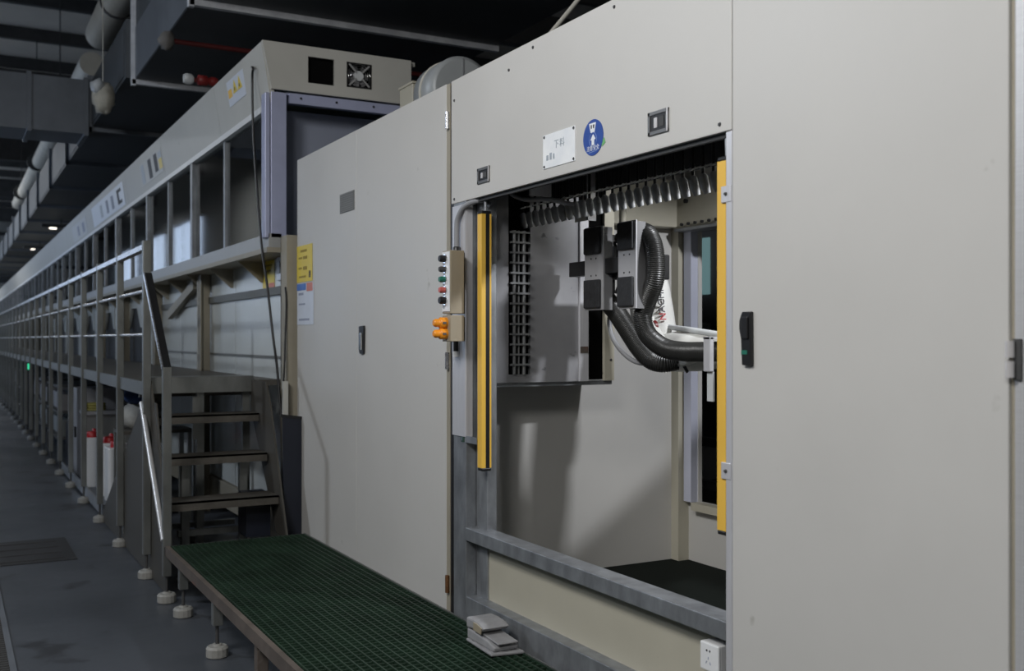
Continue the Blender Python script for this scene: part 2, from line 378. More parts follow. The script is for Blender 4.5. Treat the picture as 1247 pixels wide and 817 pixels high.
MB().lathe([(0.03, 0), (0.045, 0.01), (0.045, 0.08), (0.028, 0.09), (0.04, 0.12), (0.04, 0.15), (0.03, 0.17)], (-0.20, 8.88, 3.79), 'x', 12).build('valve', mat('red valve', (0.20, 0.015, 0.015), 0.5), t)
MB().lathe([(0.035, 0), (0.045, 0.02), (0.045, 0.06), (0.03, 0.08)], (-0.31, 8.88, 3.79), 'x', 10).build('coupling', FANW, t)
MB().blob((-0.20, 10.2, 4.46), 0.08, 0.06, 0.09, 10, 8, 0.25).build('pipe_joint', mat('dull joint', (0.16, 0.15, 0.14), 0.7), t)
t = thing('fluorescent_lamp', 'small lit lamp tube glinting under far ducts', 'lamp', (0.23, 27.9, 4.4))
B(0.0, 0.9, 27.85, 27.95, 4.38, 4.46).build('housing', STEELD, t); MB().tube([(0.18, 27.9, 4.36), (0.34, 27.9, 4.36)], 0.02, 8).build('tube', LAMPM, t)
MB().tube([(0.45, 27.9, 4.46), (0.45, 27.9, 4.60)], 0.012, 6).build('hanger_rod', STEELD, t)
t = thing('fluorescent_lamp', 'farther small lamp tube low under the dark ducts', 'lamp', (0.26, 34.7, 4.4))
B(0.0, 0.9, 34.65, 34.75, 4.38, 4.46).build('housing', STEELD, t); MB().tube([(0.2, 34.7, 4.36), (0.32, 34.7, 4.36)], 0.012, 8).build('tube', LAMPM, t)
MB().tube([(0.45, 34.7, 4.46), (0.45, 34.7, 4.60)], 0.012, 6).build('hanger_rod', STEELD, t)
t = thing('red_beam', 'dark red steel beam above the robot cell roof', 'beam', (1.0, 4.6, 4.0))
B(1.66, 3.4, 5.25, 5.45, 3.48, 3.66).build('beam_web', REDP, t)
B(1.66, 3.4, 5.18, 5.52, 3.66, 3.68).build('beam_flange', REDP, t)
MB().tube([(0.791, 5.3, 3.035), (1.376, 5.3, 3.730)], 0.014, 8).build('tie_rod', PIPE, t)

# ------------------------------------------------------------------ the long glazed booth
END = 60.0
def booth():
    t = thing('spray_booth', 'long glazed spray line booth with pale fascia along the aisle', 'booth', (0.45, 30, 0.0))
    # fascia panels, leaning out towards the top
    ys = [7.0, 8.45] + [8.45 + 2.4 * k for k in range(1, 22)] + [END]
    for a, b in zip(ys[:-1], ys[1:]):
        MB().prism([(-0.094, 3.24), (-0.16, 3.646), (-0.12, 3.646), (-0.06, 3.24)], 'y', a + 0.003, b - 0.003).build('fascia_panel', PAINTW, t)
    B(-0.105, -0.02, 7.02, END, 3.20, 3.245).build('fascia_lip', WHITE, t)
    B(-0.15, 0.99, 7.02, END, 3.62, 3.65).build('roof', PAINTW, t)
    # end panel with a square opening and a fan opening
    e = MB()
    x0, x1, z0, z1 = -0.16, 0.944, 3.324, 3.65
    h = [(0.163, 0.355, 3.395, 3.58), (0.446, 0.633, 3.40, 3.578)]
    e.prism([(-0.094, z0), (-0.16, z1), (h[0][0], z1), (h[0][0], z0)], 'y', 6.98, 7.0)
    e.box(h[0][1], h[1][0], 6.98, 7.0, z0, z1).box(h[1][1], x1, 6.98, 7.0, z0, z1)
    for q in h: e.box(q[0], q[1], 6.98, 7.0, z0, q[2]).box(q[0], q[1], 6.98, 7.0, q[3], z1)
    e.build('end_panel', PAINTW, t)
    B(0.14, 0.38, 7.02, 7.04, 3.37, 3.6).build('dark_opening', VOID, t, label='dark square opening in the end panel')
    B(0.42, 0.65, 7.08, 7.10, 3.38, 3.6).build('fan_backing', VOID, t)
    cx, cz = 0.54, 3.489
    f = MB(); f.box(0.446, 0.633, 6.975, 7.0, 3.40, 3.412).box(0.446, 0.633, 6.975, 7.0, 3.566, 3.578).box(0.446, 0.458, 6.975, 7.0, 3.40, 3.578).box(0.621, 0.633, 6.975, 7.0, 3.40, 3.578)
    fan = f.build('exhaust_fan', BLACK, t, label='square black axial fan with pale hub')
    MB().lathe([(0.036, 0.0), (0.036, 0.03)], (cx, 6.985, cz), 'y', 18).build('fan_hub', FANW, fan)
    for k in range(7):
        a = 2 * PI * k / 7
        d = Vector((math.cos(a), 0, math.sin(a))); n_ = Vector((-math.sin(a), 0, math.cos(a)))
        c = Vector((cx, 7.0, cz))
        v = [c + d * 0.034 - n_ * 0.012 + Vector((0, 0.012, 0)), c + d * 0.034 + n_ * 0.012, c + d * 0.082 + n_ * 0.026, c + d * 0.082 - n_ * 0.016 + Vector((0, 0.02, 0))]
        MB().add(v + [q + Vector((0, 0.003, 0)) for q in v], [(0, 1, 2, 3), (7, 6, 5, 4), (0, 4, 5, 1), (1, 5, 6, 2), (2, 6, 7, 3), (3, 7, 4, 0)]).build('fan_blade', mat('fan grey', (0.16, 0.16, 0.165), 0.5), fan)
    for r in (0.05, 0.066, 0.082):
        MB().tube([(cx + r * math.cos(a), 6.976, cz + r * math.sin(a)) for a in [2 * PI * i / 24 for i in range(25)]], 0.0018, 5, False).build('guard_ring', CHROME, fan)
    for k in range(4):
        a = PI / 4 + k * PI / 2
        MB().bar((cx + 0.03 * math.cos(a), 6.976, cz + 0.03 * math.sin(a)), (cx + 0.108 * math.cos(a), 6.976, cz + 0.108 * math.sin(a)), 0.012, 0.004, (0, 1, 0)).build('guard_spoke', mat('spoke grey', (0.3, 0.3, 0.3), 0.4), fan)
    # end wall under it
    B(0.04, 0.92, 7.01, 7.04, 3.245, 3.315).build('header_strip', ALUB, t)
    for q in (0.12, 0.38, 0.66): MB().lathe([(0.008, 0), (0.008, 0.006)], (q, 7.003, 3.285), 'y', 8).build('screw', BLACK, t)
    B(0.016, 0.98, 7.28, 7.31, 2.30, 3.25).build('end_wall', mat('blue grey end wall', (0.27, 0.295, 0.37), 0.35, 0.1, 0.08, 1.5), t)
    B(0.016, 0.98, 7.02, 7.31, 3.30, 3.32).build('soffit_end', ALUB, t)
    MB().box(-0.134, -0.10, 7.0, 7.10, 2.30, 3.30).box(-0.094, 0.016, 7.0, 7.08, 2.30, 3.31).build('corner_post', ALUB, t, 0.004)
    B(-0.115, -0.095, 7.10, 7.13, 3.0, 3.2).build('yellow_tag', YELLOW, t)
    # sill, soffit, interior
    B(-0.11, -0.02, 7.0, END, 2.235, 2.33).build('sill', mat('sill grey', (0.34, 0.345, 0.34), 0.4), t)
    B(-0.12, 0.12, 7.0, END, 2.20, 2.235).build('soffit', BEIGE, t)
    B(0.0, 1.0, 7.3, END, 2.24, 2.29).build('booth_floor', FLOORI, t)
    B(0.98, 1.0, 7.3, END, 2.24, 3.62).build('booth_back', mat('booth back wall', (0.30, 0.32, 0.31), 0.5, 0, 0.25, 1.3), t)
    # glazing: thick mullions every 2.4 m, thin sashes between
    y = 7.12; k = 0
    thin = None; thick = None; pane = None
    while y < END - 1.3:
        n = 8.4 + 1.2 * k
        B(-0.065, -0.060, y, n, 2.33, 3.20).build('pane', GLASS, t)
        if k % 2 == 0:
            MB().box(-0.085, -0.045, n - 0.025, n + 0.025, 2.33, 3.2).build('sash_bar', GALV, t)
        else:
            MB().box(-0.10, -0.03, n - 0.03, n + 0.035, 2.30, 3.22).box(-0.09, -0.05, n + 0.06, n + 0.10, 2.33, 3.2).build('mullion', GALV, t)
            B(-0.045, 0.05, n + 0.11, n + 0.40, 2.33, 3.2).build('inner_post', mat('inner post', (0.11, 0.12, 0.11), 0.5), t)
        y = n; k += 1
    # interior clutter behind the glass: racks and hoods
    for k in range(12):
        yy = 8.0 + 2.4 * k
        B(0.5, 0.9, yy, yy + 1.0, 2.29, 2.75).build('inner_cabinet', mat('inner cabinet', (0.34, 0.36, 0.36), 0.5), t)
        B(0.3, 0.36, yy + 1.5, yy + 1.56, 2.29, 3.5).build('inner_rack_post', mat('rack post', (0.12, 0.13, 0.13), 0.5), t)
        B(0.25, 0.95, yy - 0.2, yy + 1.9, 3.02, 3.08).build('inner_tray', mat('rack post', (0.12, 0.13, 0.13), 0.5), t)
    # lower wall of glossy panels with seams
    seams = [6.98, 8.82, 9.98] + [9.98 + 1.2 * k for k in range(1, 42)]
    for i, (a, b) in enumerate(zip(seams[:-1], seams[1:])):
        if b > 12.5 and i % 2 == 1:                      # dark service opening with chamfered upper corners
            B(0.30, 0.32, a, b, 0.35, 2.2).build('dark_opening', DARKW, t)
            zt = 2.0
            MB().prism([(a, 2.2), (a, zt - 0.25), (a + 0.12, zt - 0.25), (a + 0.38, zt), (b - 0.38, zt), (b - 0.12, zt - 0.25), (b, zt - 0.25), (b, 2.2)], 'x', 0.10, 0.13).build('opening_head', WALLP, t)
        else:
            B(0.11, 0.14, a + 0.006, b - 0.006, 0.35, 2.2).build('wall_panel', WALLP, t)
    B(0.135, 0.15, 7.0, END, 0.3, 2.2).build('wall_backing', DARKW, t)
    B(0.085, 0.11, 7.0, 12.4, 1.93, 1.99).build('wall_rail', mat('dull rail', (0.16, 0.16, 0.145), 0.5, 0.3), t)
    B(0.10, 0.11, 7.0, 12.4, 1.455, 1.475).build('wall_rail', mat('dull rail', (0.16, 0.16, 0.145), 0.5, 0.3), t)
    B(0.09, 0.5, 7.0, END, 0.12, 0.34).build('base_beam', BEIGE, t)
    y = 9.75
    while y < 58:
        MB().box(0.0, 0.10, y, y + 0.02, 0.0, 2.2).box(0.0, 0.012, y - 0.06, y + 0.09, 0.0, 2.2).build('column', BEIGE, t); y += 2.4
    MB().box(-0.054, 0.055, 6.76, 6.775, 0.0, 2.30).box(-0.054, -0.042, 6.775, 6.90, 0.0, 2.30).box(-0.054, 0.055, 6.89, 6.905, 0.0, 2.30).build('column', BEIGE, t)
    B(-0.095, -0.062, 6.70, 6.73, 0.0, 1.32).build('cable_strip', PAINTW, t)
    # knee brackets under the overhang
    y = 7.93
    while y < 58:
        MB().prism([(-0.09, 2.2), (0.11, 2.2), (0.11, 2.04), (0.09, 2.04)], 'y', y, y + 0.012).build('bracket', BEIGE, t)
        y += 0.97
    MB().bar((0.06, 10.2, 2.13), (0.06, 11.5, 1.86), 0.05, 0.09).build('brace', BEIGE, t)
    return t
booth()

# stickers on the fascia
def fascia_x(z): return -0.094 - (z - 3.24) * (0.066 / 0.406)
def fascia_sticker(label, y0, y1, z0, z1, m, marks):
    t = thing('fascia_sticker', label, 'sticker', (fascia_x(z0), (y0 + y1) / 2, z0))
    def quad(a, b, c, d, th0, th1, name, mm):
        MB().prism([(fascia_x(c) - th1, c), (fascia_x(d) - th1, d), (fascia_x(d) - th0, d), (fascia_x(c) - th0, c)], 'y', a, b).build(name, mm, t)
    quad(y0, y1, z0, z1, 0.0, 0.003, 'sheet', m)
    for a, b, c, d, mm in marks: quad(a, b, c, d, 0.003, 0.0045, 'mark', mm)
    return t
t = fascia_sticker('warning sticker with yellow triangles near the booth corner', 7.55, 8.05, 3.40, 3.585, NWHITE, [(7.92, 8.03, 3.46, 3.52, YELLOW)])
for yc in (7.82, 7.68):
    MB().add([(fascia_x(3.47) - 0.0035, yc - 0.06, 3.47), (fascia_x(3.47) - 0.0035, yc + 0.06, 3.47), (fascia_x(3.56) - 0.0035, yc, 3.56),
              (fascia_x(3.47) - 0.006, yc - 0.06, 3.47), (fascia_x(3.47) - 0.006, yc + 0.06, 3.47), (fascia_x(3.56) - 0.006, yc, 3.56)],
             [(0, 1, 2), (5, 4, 3), (0, 3, 4, 1), (1, 4, 5, 2), (2, 5, 3, 0)]).build('warning_triangle', NYEL, t)
    B(fascia_x(3.5) - 0.0075, fascia_x(3.5) - 0.005, yc - 0.008, yc + 0.008, 3.485, 3.53).build('mark', INK, t)
fascia_sticker('pale sticker with dark strips and a yellow mark on the fascia', 10.9, 12.2, 3.32, 3.56, mat('pale paint label', (0.47, 0.47, 0.45), 0.4),
               [(11.95, 12.12, 3.34, 3.54, INKG), (11.50, 11.68, 3.34, 3.54, INK), (11.15, 11.32, 3.36, 3.54, INK), (10.92, 11.08, 3.36, 3.46, NYEL), (10.92, 11.08, 3.47, 3.53, INKG)])
fascia_sticker('long white sticker with dark characters farther along the fascia', 13.5, 16.6, 3.28, 3.56, NWHITE,
               [(13.7, 13.95, 3.33, 3.37, INK), (13.7, 13.95, 3.47, 3.51, INK), (13.9, 14.05, 3.33, 3.51, INK), (14.4, 14.6, 3.33, 3.5, INKB), (14.9, 15.1, 3.33, 3.5, INKB), (15.5, 15.7, 3.33, 3.5, INKG)])
fascia_sticker('faded white sticker on the fascia beyond the long white one', 17.4, 19.4, 3.28, 3.54, mat('faded label', (0.5, 0.5, 0.5), 0.4),
               [(17.7, 17.95, 3.33, 3.48, INKB), (18.4, 18.6, 3.33, 3.48, INKB)])

# black cable hanging from the fascia
t = thing('hanging_cable', 'thin black cable hanging from the booth corner to the floor board', 'cable', (-0.15, 7.2, 1.0))
MB().tube(smooth_path([(-0.155, 7.27, 3.53), (-0.165, 7.2, 3.50), (-0.16, 7.24, 3.42), (-0.155, 7.22, 3.0), (-0.15, 7.05, 2.3), (-0.14, 6.92, 1.95), (-0.13, 6.82, 1.62), (-0.11, 6.79, 1.4), (-0.10, 6.74, 1.1)]), 0.009, 7).build('cable', BLACK, t)
MB().tube(smooth_path([(-0.10, 6.74, 1.1), (-0.085, 6.72, 1.35), (-0.07, 6.74, 1.6), (-0.06, 6.75, 1.85), (-0.065, 6.755, 1.95)]), 0.006, 6).build('return_cable', BLACK, t)

# notices and wall box by the column
def notice(name, label, plane, a0, a1, z0, z1, m, marks, off, sx=1):
    t = thing(name, label, 'notice', (off, (a0 + a1) / 2, z0))
    B(off - 0.002, off, a0, a1, z0, z1).build('sheet', m, t)
    for b0, b1, c0, c1, mm in marks:
        B(off - 0.0035, off - 0.002, a1 - (a1 - a0) * b1, a1 - (a1 - a0) * b0, z0 + (z1 - z0) * c0, z0 + (z1 - z0) * c1).build('print_line', mm, t)
    return t
notice('yellow_notice', 'yellow printed notice on the far edge of the tall cabinet', 'x', 6.37, 6.695, 1.975, 2.215, NYEL,
       [(0.25, 0.65, 0.82, 0.88, INKY), (0.12, 0.35, 0.64, 0.69, INKY), (0.42, 0.68, 0.62, 0.70, INKY), (0.12, 0.32, 0.36, 0.41, INKY), (0.42, 0.66, 0.33, 0.42, INKY), (0.15, 0.6, 0.12, 0.17, INKY), (0.8, 0.9, 0.1, 0.28, INK)], -0.0015)
notice('white_notice', 'white printed notice with blue heading below the yellow notice', 'x', 6.345, 6.69, 1.695, 1.965, NWHITE,
       [(0.0, 0.55, 0.84, 1.0, NBLUE), (0.6, 0.95, 0.80, 1.0, NRED), (0.1, 0.4, 0.72, 0.78, INKB), (0.12, 0.5, 0.48, 0.52, INKB), (0.12, 0.75, 0.10, 0.15, INKB)], -0.0015)
notice('yellow_notice', 'glossy yellow notice on the white booth wall behind the hanging cable', 'x', 7.62, 7.95, 1.99, 2.20, NYEL,
       [(0.2, 0.8, 0.8, 0.86, INKY), (0.2, 0.7, 0.6, 0.66, INKY), (0.55, 1.0, 0.0, 0.18, NRED)], 0.108)
t = thing('wall_switch', 'small white and red switch box on the booth wall beside the column', 'switch', (0.09, 7.4, 2.0))
B(0.075, 0.108, 7.34, 7.46, 2.03, 2.24).build('housing', NWHITE, t, 0.004); B(0.070, 0.075, 7.36, 7.44, 2.08, 2.17).build('faceplate', mat('grey face', (0.2, 0.2, 0.22), 0.4), t)
B(0.073, 0.108, 7.34, 7.46, 2.24, 2.262).build('red_cap', RED, t); MB().lathe([(0.018, 0), (0.014, -0.02)], (0.075, 7.4, 2.25), 'x', 10).build('knob', BLACK, t)

# ------------------------------------------------------------------ walkway with railing
def foot(parent, x, y, top):
    a = MB().lathe([(0.050, 0.0), (0.056, 0.006), (0.056, 0.045), (0.046, 0.056), (0.026, 0.058), (0.022, 0.066)], (x, y, 0.0), 'z', 14, False).build('foot', FOOTW, parent, label='off white levelling foot')
    MB().tube([(x, y, 0.05), (x, y, top)], 0.009, 8).build('threaded_rod', STEELD, parent)
    return a
t = thing('walkway', 'raised service walkway with steel tube railing along the booth', 'walkway', (-0.4, 30, 0))
B(-0.86, 0.06, 7.3, END, 1.27, 1.31).build('deck', TREAD, t)
B(-0.885, -0.86, 7.3, END, 1.22, 1.31).build('deck_edge', POST, t)
for k in range(22): B(-0.86, 0.06, 7.6 + 2.4 * k, 7.66 + 2.4 * k, 1.19, 1.27).build('cross_beam', TREAD, t)
MB().box(-0.905, -0.855, 7.23, END, 2.20, 2.235).build('handrail', STEEL, t)
MB().tube([(-0.88, 7.2, 1.925), (-0.88, END, 1.925)], 0.014, 8).build('mid_rail', STEEL, t)
MB().tube([(-0.88, 7.2, 1.63), (-0.88, END, 1.63)], 0.011, 8).build('mid_rail', STEEL, t)
p0 = B(-0.905, -0.855, 7.175, 7.225, 0.16, 2.26).build('post', POST, t, 0.004)
foot(p0, -0.88, 7.2, 0.17)
for k in range(1, 44):
    c = clone(p0, dy=1.2 * k)
y = 9.6
while y < 58:
    B(-0.06, -0.01, y, y + 0.05, 0.0, 1.19).build('rear_leg', POST, t); y += 2.4
B(-0.86, 0.0, 8.39, 8.43, 0.1, 0.14).build('tie_bar', POST, t)
# sloping closing sheet at the end of the walkway
MB().prism([(9.6, 0.01), (9.6, 0.10), (7.5, 1.18), (7.0, 1.18), (6.62, 0.42), (6.62, 0.01)], 'x', -0.853, -0.846).build('skirt_sheet', SKIRT, t, label='brown grey sloping sheet closing the stair side')

# ------------------------------------------------------------------ stair
t = thing('metal_stair', 'steel step stair from the green platform up to the walkway', 'stair', (-0.5, 6.8, 0))
for i, (yy, zz, xl, xr) in enumerate([(6.58, 0.585, -0.84, -0.16), (6.82, 0.84, -0.84, -0.17), (7.06, 1.09, -0.84, -0.16)]):
    MB().box(xl, xr, yy, yy + 0.24, zz - 0.012, zz).box(xl, xr, yy, yy + 0.012, zz - 0.055, zz).box(xl, xr, yy + 0.23, yy + 0.24, zz - 0.055, zz).build('tread', TREAD, t)
MB().box(-0.86, -0.14, 7.28, 7.31, 1.23, 1.34).box(-0.86, -0.14, 7.30, 7.5, 1.31, 1.34).build('top_tread', POST, t)
MB().prism([(6.47, 0.33), (6.62, 0.33), (7.38, 1.22), (7.38, 1.32), (7.2, 1.32)], 'x', -0.856, -0.846).build('left_stringer', TREAD, t)
MB().prism([(6.42, 0.33), (6.66, 0.33), (7.3, 1.10), (7.3, 1.31), (6.92, 1.31), (6.80, 1.15)], 'x', -0.155, -0.143).build('right_stringer', SKIRT, t)
MB().bar((-0.88, 7.14, 2.03), (-0.88, 6.47, 1.42), 0.045, 0.03).build('sloping_handrail', BLACK, t)
MB().bar((-0.907, 7.14, 2.035), (-0.907, 6.47, 1.425), 0.008, 0.03).build('handrail_side', STEEL, t)
MB().tube([(-0.90, 7.27, 1.17), (-0.90, 6.47, 0.38)], 0.017, 10).build('lower_rail', SATIN, t)
p = B(-0.905, -0.855, 6.455, 6.505, 0.16, 1.43).build('post', POST, t, 0.004); foot(p, -0.88, 6.48, 0.17)
for xx, yy in ((-0.70, 6.95), (-0.52, 7.35), (-0.32, 6.95), (-0.2, 7.35), (-0.35, 8.3)):
    B(xx, xx + 0.05, yy, yy + 0.05, 0.16, 1.28 if yy > 7.2 else 0.80).build('leg', POST, t)
    foot(t, xx + 0.025, yy + 0.025, 0.17)
B(-0.72, -0.15, 6.96, 7.0, 0.30, 0.34).build('tie_bar', POST, t)
B(-0.33, -0.17, 6.74, 6.95, 0.30, 0.58).build('side_plate', BLUED, t)
B(-0.55, -0.50, 7.34, 7.36, 0.9, 1.2).build('bracket', POST, t)
# navy board leaning at the column
t = thing('navy_board', 'dark navy blue board standing by the column beside the stair', 'board', (-0.06, 6.61, 0.0))
MB().prism([(-0.13, 1.10), (0.0, 1.08), (0.0, 0.0), (-0.11, 0.0), (-0.125, 0.7)], 'y', 6.60, 6.615).build('sheet', BLUED, t, 0.003)
MB().prism([(-0.135, 1.11), (0.002, 1.09), (0.002, 1.07), (-0.135, 1.09)], 'y', 6.595, 6.62).build('edge_trim', BLACK, t)

# ------------------------------------------------------------------ stored things under the walkway
t = thing('drip_tray', 'long grey floor tray under the walkway holding white cans', 'tray', (-0.5, 11, 0))
B(-0.84, -0.1, 9.75, 13.4, 0.03, 0.05).build('tray_floor', GALVD, t); B(-0.845, -0.825, 9.75, 13.4, 0.03, 0.13).build('tray_rim', GALV, t); B(-0.84, -0.1, 9.73, 9.75, 0.03, 0.13).build('tray_rim', GALV, t)
for yy in (9.9, 13.0): B(-0.8, -0.15, yy, yy + 0.1, 0.0, 0.03).build('skid', STEELD, t)
def can(x, y, label, h=0.52):
    t = thing('chemical_can', label, 'can', (x, y, 0.05), 'white cans on the floor tray')
    MB().prism([(x - 0.12, y - 0.13), (x - 0.10, y - 0.15), (x + 0.10, y - 0.15), (x + 0.12, y - 0.13), (x + 0.12, y + 0.13), (x + 0.10, y + 0.15), (x - 0.10, y + 0.15), (x - 0.12, y + 0.13)], 'z', 0.05, 0.05 + h).build('body', WHITE, t, 0.012)
    z = 0.05 + h
    MB().lathe([(0.06, 0.0), (0.06, 0.05), (0.05, 0.06)], (x - 0.03, y - 0.05, z), 'z', 12).build('screw_cap', RED, t)
    MB().tube(smooth_path([(x, y + 0.13, z), (x, y + 0.10, z + 0.06), (x, y, z + 0.06), (x, y + 0.02, z)], 4), 0.018, 7).build('handle', RED, t)
can(-0.60, 10.45, 'white can with red cap nearest the sloping stair sheet')
can(-0.60, 10.95, 'white can with red cap in the middle of the tray')
can(-0.68, 11.65, 'white can with red cap at the far end of the row')
can(-0.30, 10.7, 'white can with red cap against the wall behind the front row')
t = thing('control_cabinet', 'grey control cabinet under the walkway behind the white cans', 'cabinet', (-0.6, 12.7, 0.05))
B(-0.78, -0.2, 12.4, 12.9, 0.05, 1.05).build('body', SHEET, t, 0.008); B(-0.76, -0.22, 12.39, 12.4, 0.1, 1.0).build('door', SHEET, t)
for z in (0.72, 0.85): MB().lathe([(0.03, 0), (0.03, -0.02)], (-0.68, 12.39, z), 'y', 10).build('gauge', BLACK, t)
B(-0.80, -0.78, 12.45, 12.5, 0.5, 0.62).build('handle', BLACK, t)
t = thing('gas_cylinder', 'dark blue black cylinder standing by the grey control cabinet', 'cylinder', (-0.72, 13.1, 0.05))
MB().lathe([(0.1, 0), (0.1, 0.55), (0.06, 0.66), (0.03, 0.7), (0.03, 0.76)], (-0.72, 13.15, 0.05), 'z', 14).build('body', BLUED, t)
MB().lathe([(0.045, 0), (0.045, 0.04)], (-0.72, 13.15, 0.80), 'z', 10).build('valve', STEELD, t)
t = thing('storage_shelf', 'low steel shelf under the walkway with a sack', 'shelf', (-0.45, 9.6, 0))
B(-0.75, -0.15, 9.3, 9.72, 0.78, 0.81).build('shelf_board', TREAD, t)
for xx in (-0.75, -0.19):
    for yy in (9.3, 9.68): B(xx, xx + 0.04, yy, yy + 0.04, 0, 0.78).build('leg', POST, t)
tag(MB().blob((-0.55, 9.5, 0.93), 0.19, 0.18, 0.13, 14, 9, 0.08).build('white_sack', SACK), 'pale crumpled sack on the shelf under the walkway', 'sack')
tag(MB().blob((-0.60, 9.45, 1.11), 0.12, 0.14, 0.08, 12, 8, 0.06).build('blue_bundle', BLUEB), 'blue cloth bundle lying on the pale sack', 'cloth')
m = MB()
for k in range(3):
    m.tube([(-0.74 + 0.10 * math.cos(a), 10.2 + 0.10 * math.sin(a), 0.83 + 0.02 * k) for a in [2 * PI * i / 20 for i in range(21)]], 0.014, 6, False)
t = thing('side_crate', 'pale crate under the walkway carrying a yellow hose coil', 'crate', (-0.7, 10.2, 0.05))
t.location = (-0.45, 12.05, 0.05)
B(-0.74, -0.2, 11.95, 12.3, 0.05, 0.78).build('crate_body', mat('dull crate', (0.17, 0.17, 0.165), 0.6), t, 0.01); B(-0.76, -0.18, 11.93, 12.32, 0.78, 0.815).build('crate_lid', SHEET, t)
m2 = MB()
for k in range(3):
    m2.tube([(-0.62 + 0.10 * math.cos(a), 12.12 + 0.10 * math.sin(a), 0.83 + 0.028 * k) for a in [2 * PI * i / 20 for i in range(21)]], 0.014, 6, False)
tag(m2.build('hose_coil', COIL), 'yellow green hose coil on the dull crate', 'hose')
t = thing('indicator_light', 'small green indicator light far along the walkway', 'lamp', (-0.82, 19.5, 1.05))
MB().lathe([(0.02, 0), (0.03, 0.02), (0.03, 0.08), (0.01, 0.1)], (-0.82, 19.5, 1.08), 'z', 10).build('lens', LEDG, t)
B(-0.85, -0.79, 19.47, 19.53, 0.0, 1.08).build('stand', STEELD, t)
B(-0.89, -0.75, 19.4, 19.6, 0.0, 0.02).build('base', STEELD, t)
# low racks far along under the walkway
for k in range(8):
    yy = 15.0 + 2.4 * k
    q = thing('floor_rack', ('nearest', 'second nearest', 'third nearest', 'fourth nearest', 'fifth nearest', 'third farthest', 'second farthest', 'farthest')[k] + ' dark rack of bins under the walkway beyond the cabinet', 'rack', (-0.5, yy + 0.8, 0), 'racks under the walkway')
    for z in (0.25, 0.6, 0.95): B(-0.75, -0.1, yy, yy + 1.7, z, z + 0.03).build('shelf_board', STEELD, q)
    for a in (yy, yy + 1.66):
        for xx in (-0.75, -0.14): B(xx, xx + 0.04, a, a + 0.04, 0, 1.0).build('leg', STEELD, q)
    for j, z in enumerate((0.28, 0.63, 0.28, 0.63)): B(-0.68, -0.2, yy + 0.12 + 0.8 * (j // 2), yy + 0.72 + 0.8 * (j // 2), z, z + 0.22).build('bin', SHEET if j % 2 else FLOORI, q)

# ------------------------------------------------------------------ green grating platform
def platform():
    t = thing('grating_platform', 'low platform of dark green grating in front of the machine', 'platform', (-0.46, 4.2, 0))
    zt = 0.357; x0, x1, y0, y1 = -0.872, -0.045, 1.3, 6.40
    m = MB(); n = 23
    for i in range(n):
        x = x0 + 0.008 + (x1 - x0 - 0.016) * i / (n - 1)
        m.box(x - 0.0035, x + 0.0035, y0, y1, zt - 0.028, zt)
    ny = int((y1 - y0) / 0.038)
    for i in range(ny + 1):
        y = y0 + (y1 - y0) * i / ny
        m.box(x0, x1, y - 0.003, y + 0.003, zt - 0.026, zt - 0.003)
    stuff(m.build('grating_mesh', GRATE, t))
    fr = MB()
    B(x0 - 0.03, x0 - 0.004, y0, y1 + 0.02, zt - 0.06, zt - 0.002).build('side_channel', RUST, t)
    B(x1 + 0.003, x1 + 0.012, y0, y1 + 0.02, zt - 0.06, zt - 0.002).build('side_channel', POST, t)
    B(x0 - 0.03, x1 + 0.012, y1 + 0.004, y1 + 0.03, zt - 0.06, zt - 0.006).build('end_channel', STEELD, t)
    for yy in (6.1, 5.25, 4.42, 3.6, 2.7, 1.8):
        B(x0, x1, yy - 0.02, yy + 0.02, zt - 0.075, zt - 0.03).build('cross_beam', STEELD, t)
        for xx in (x0 - 0.01, x1 - 0.05):
            l = B(xx, xx + 0.05, yy - 0.025, yy + 0.025, 0.16, zt - 0.06).build('leg', POST if yy > 5 else RUST, t, 0.003)
            foot(l, xx + 0.025, yy, 0.17)
platform()

# ------------------------------------------------------------------ tall cabinet left of the cell
def louvre(t, x, y0, y1, z0, z1, n):
    B(x - 0.003, x, y0, y1, z0, z1).build('vent_plate', mat('vent grey', (0.16, 0.16, 0.15), 0.5), t)
    for k in range(n):
        z = z0 + (z1 - z0) * (k + 0.25) / n
        B(x - 0.006, x - 0.003, y0 + 0.01, y1 - 0.01, z, z + (z1 - z0) / n * 0.45).build('louvre', mat('vent slat', (0.22, 0.22, 0.21), 0.5), t)
t = thing('machine_cabinet', 'tall beige two-door cabinet left of the robot cell', 'cabinet', (0.6, 5.5, 0.0))
B(0.02, 1.35, 4.45, 6.70, 0.26, 2.79).build('body', PAINT, t)
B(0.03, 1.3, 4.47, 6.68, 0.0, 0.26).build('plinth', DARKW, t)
d1 = MB().box(0.0, 0.02, 4.362, 5.567, 0.27, 2.795).build('door', PAINT, t, 0.002)
d2 = MB().box(0.0, 0.02, 5.571, 6.70, 0.27, 2.795).build('door', PAINT, t, 0.002)
MB().box(0.0, 0.03, 4.322, 4.358, 0.27, 2.79).build('edge_strip', BEIGE, t)
h = MB().prism([(5.50, 1.672), (5.43, 1.676), (5.425, 1.66), (5.43, 1.525), (5.44, 1.518), (5.485, 1.518), (5.495, 1.53)], 'x', -0.012, 0.0).build('handle', BLACK, d1)
B(-0.022, -0.012, 5.44, 5.475, 1.54, 1.635).build('lever', CHROME, h if False else d1)
louvre(t, 0.0, 5.60, 5.845, 2.345, 2.458, 9)
for z in (2.62, 1.5, 0.46):
    MB().tube([(-0.008, 4.335, z - 0.04), (-0.008, 4.335, z + 0.04)], 0.011, 8).build('hinge', HINGE if z < 1 else STEEL, t)

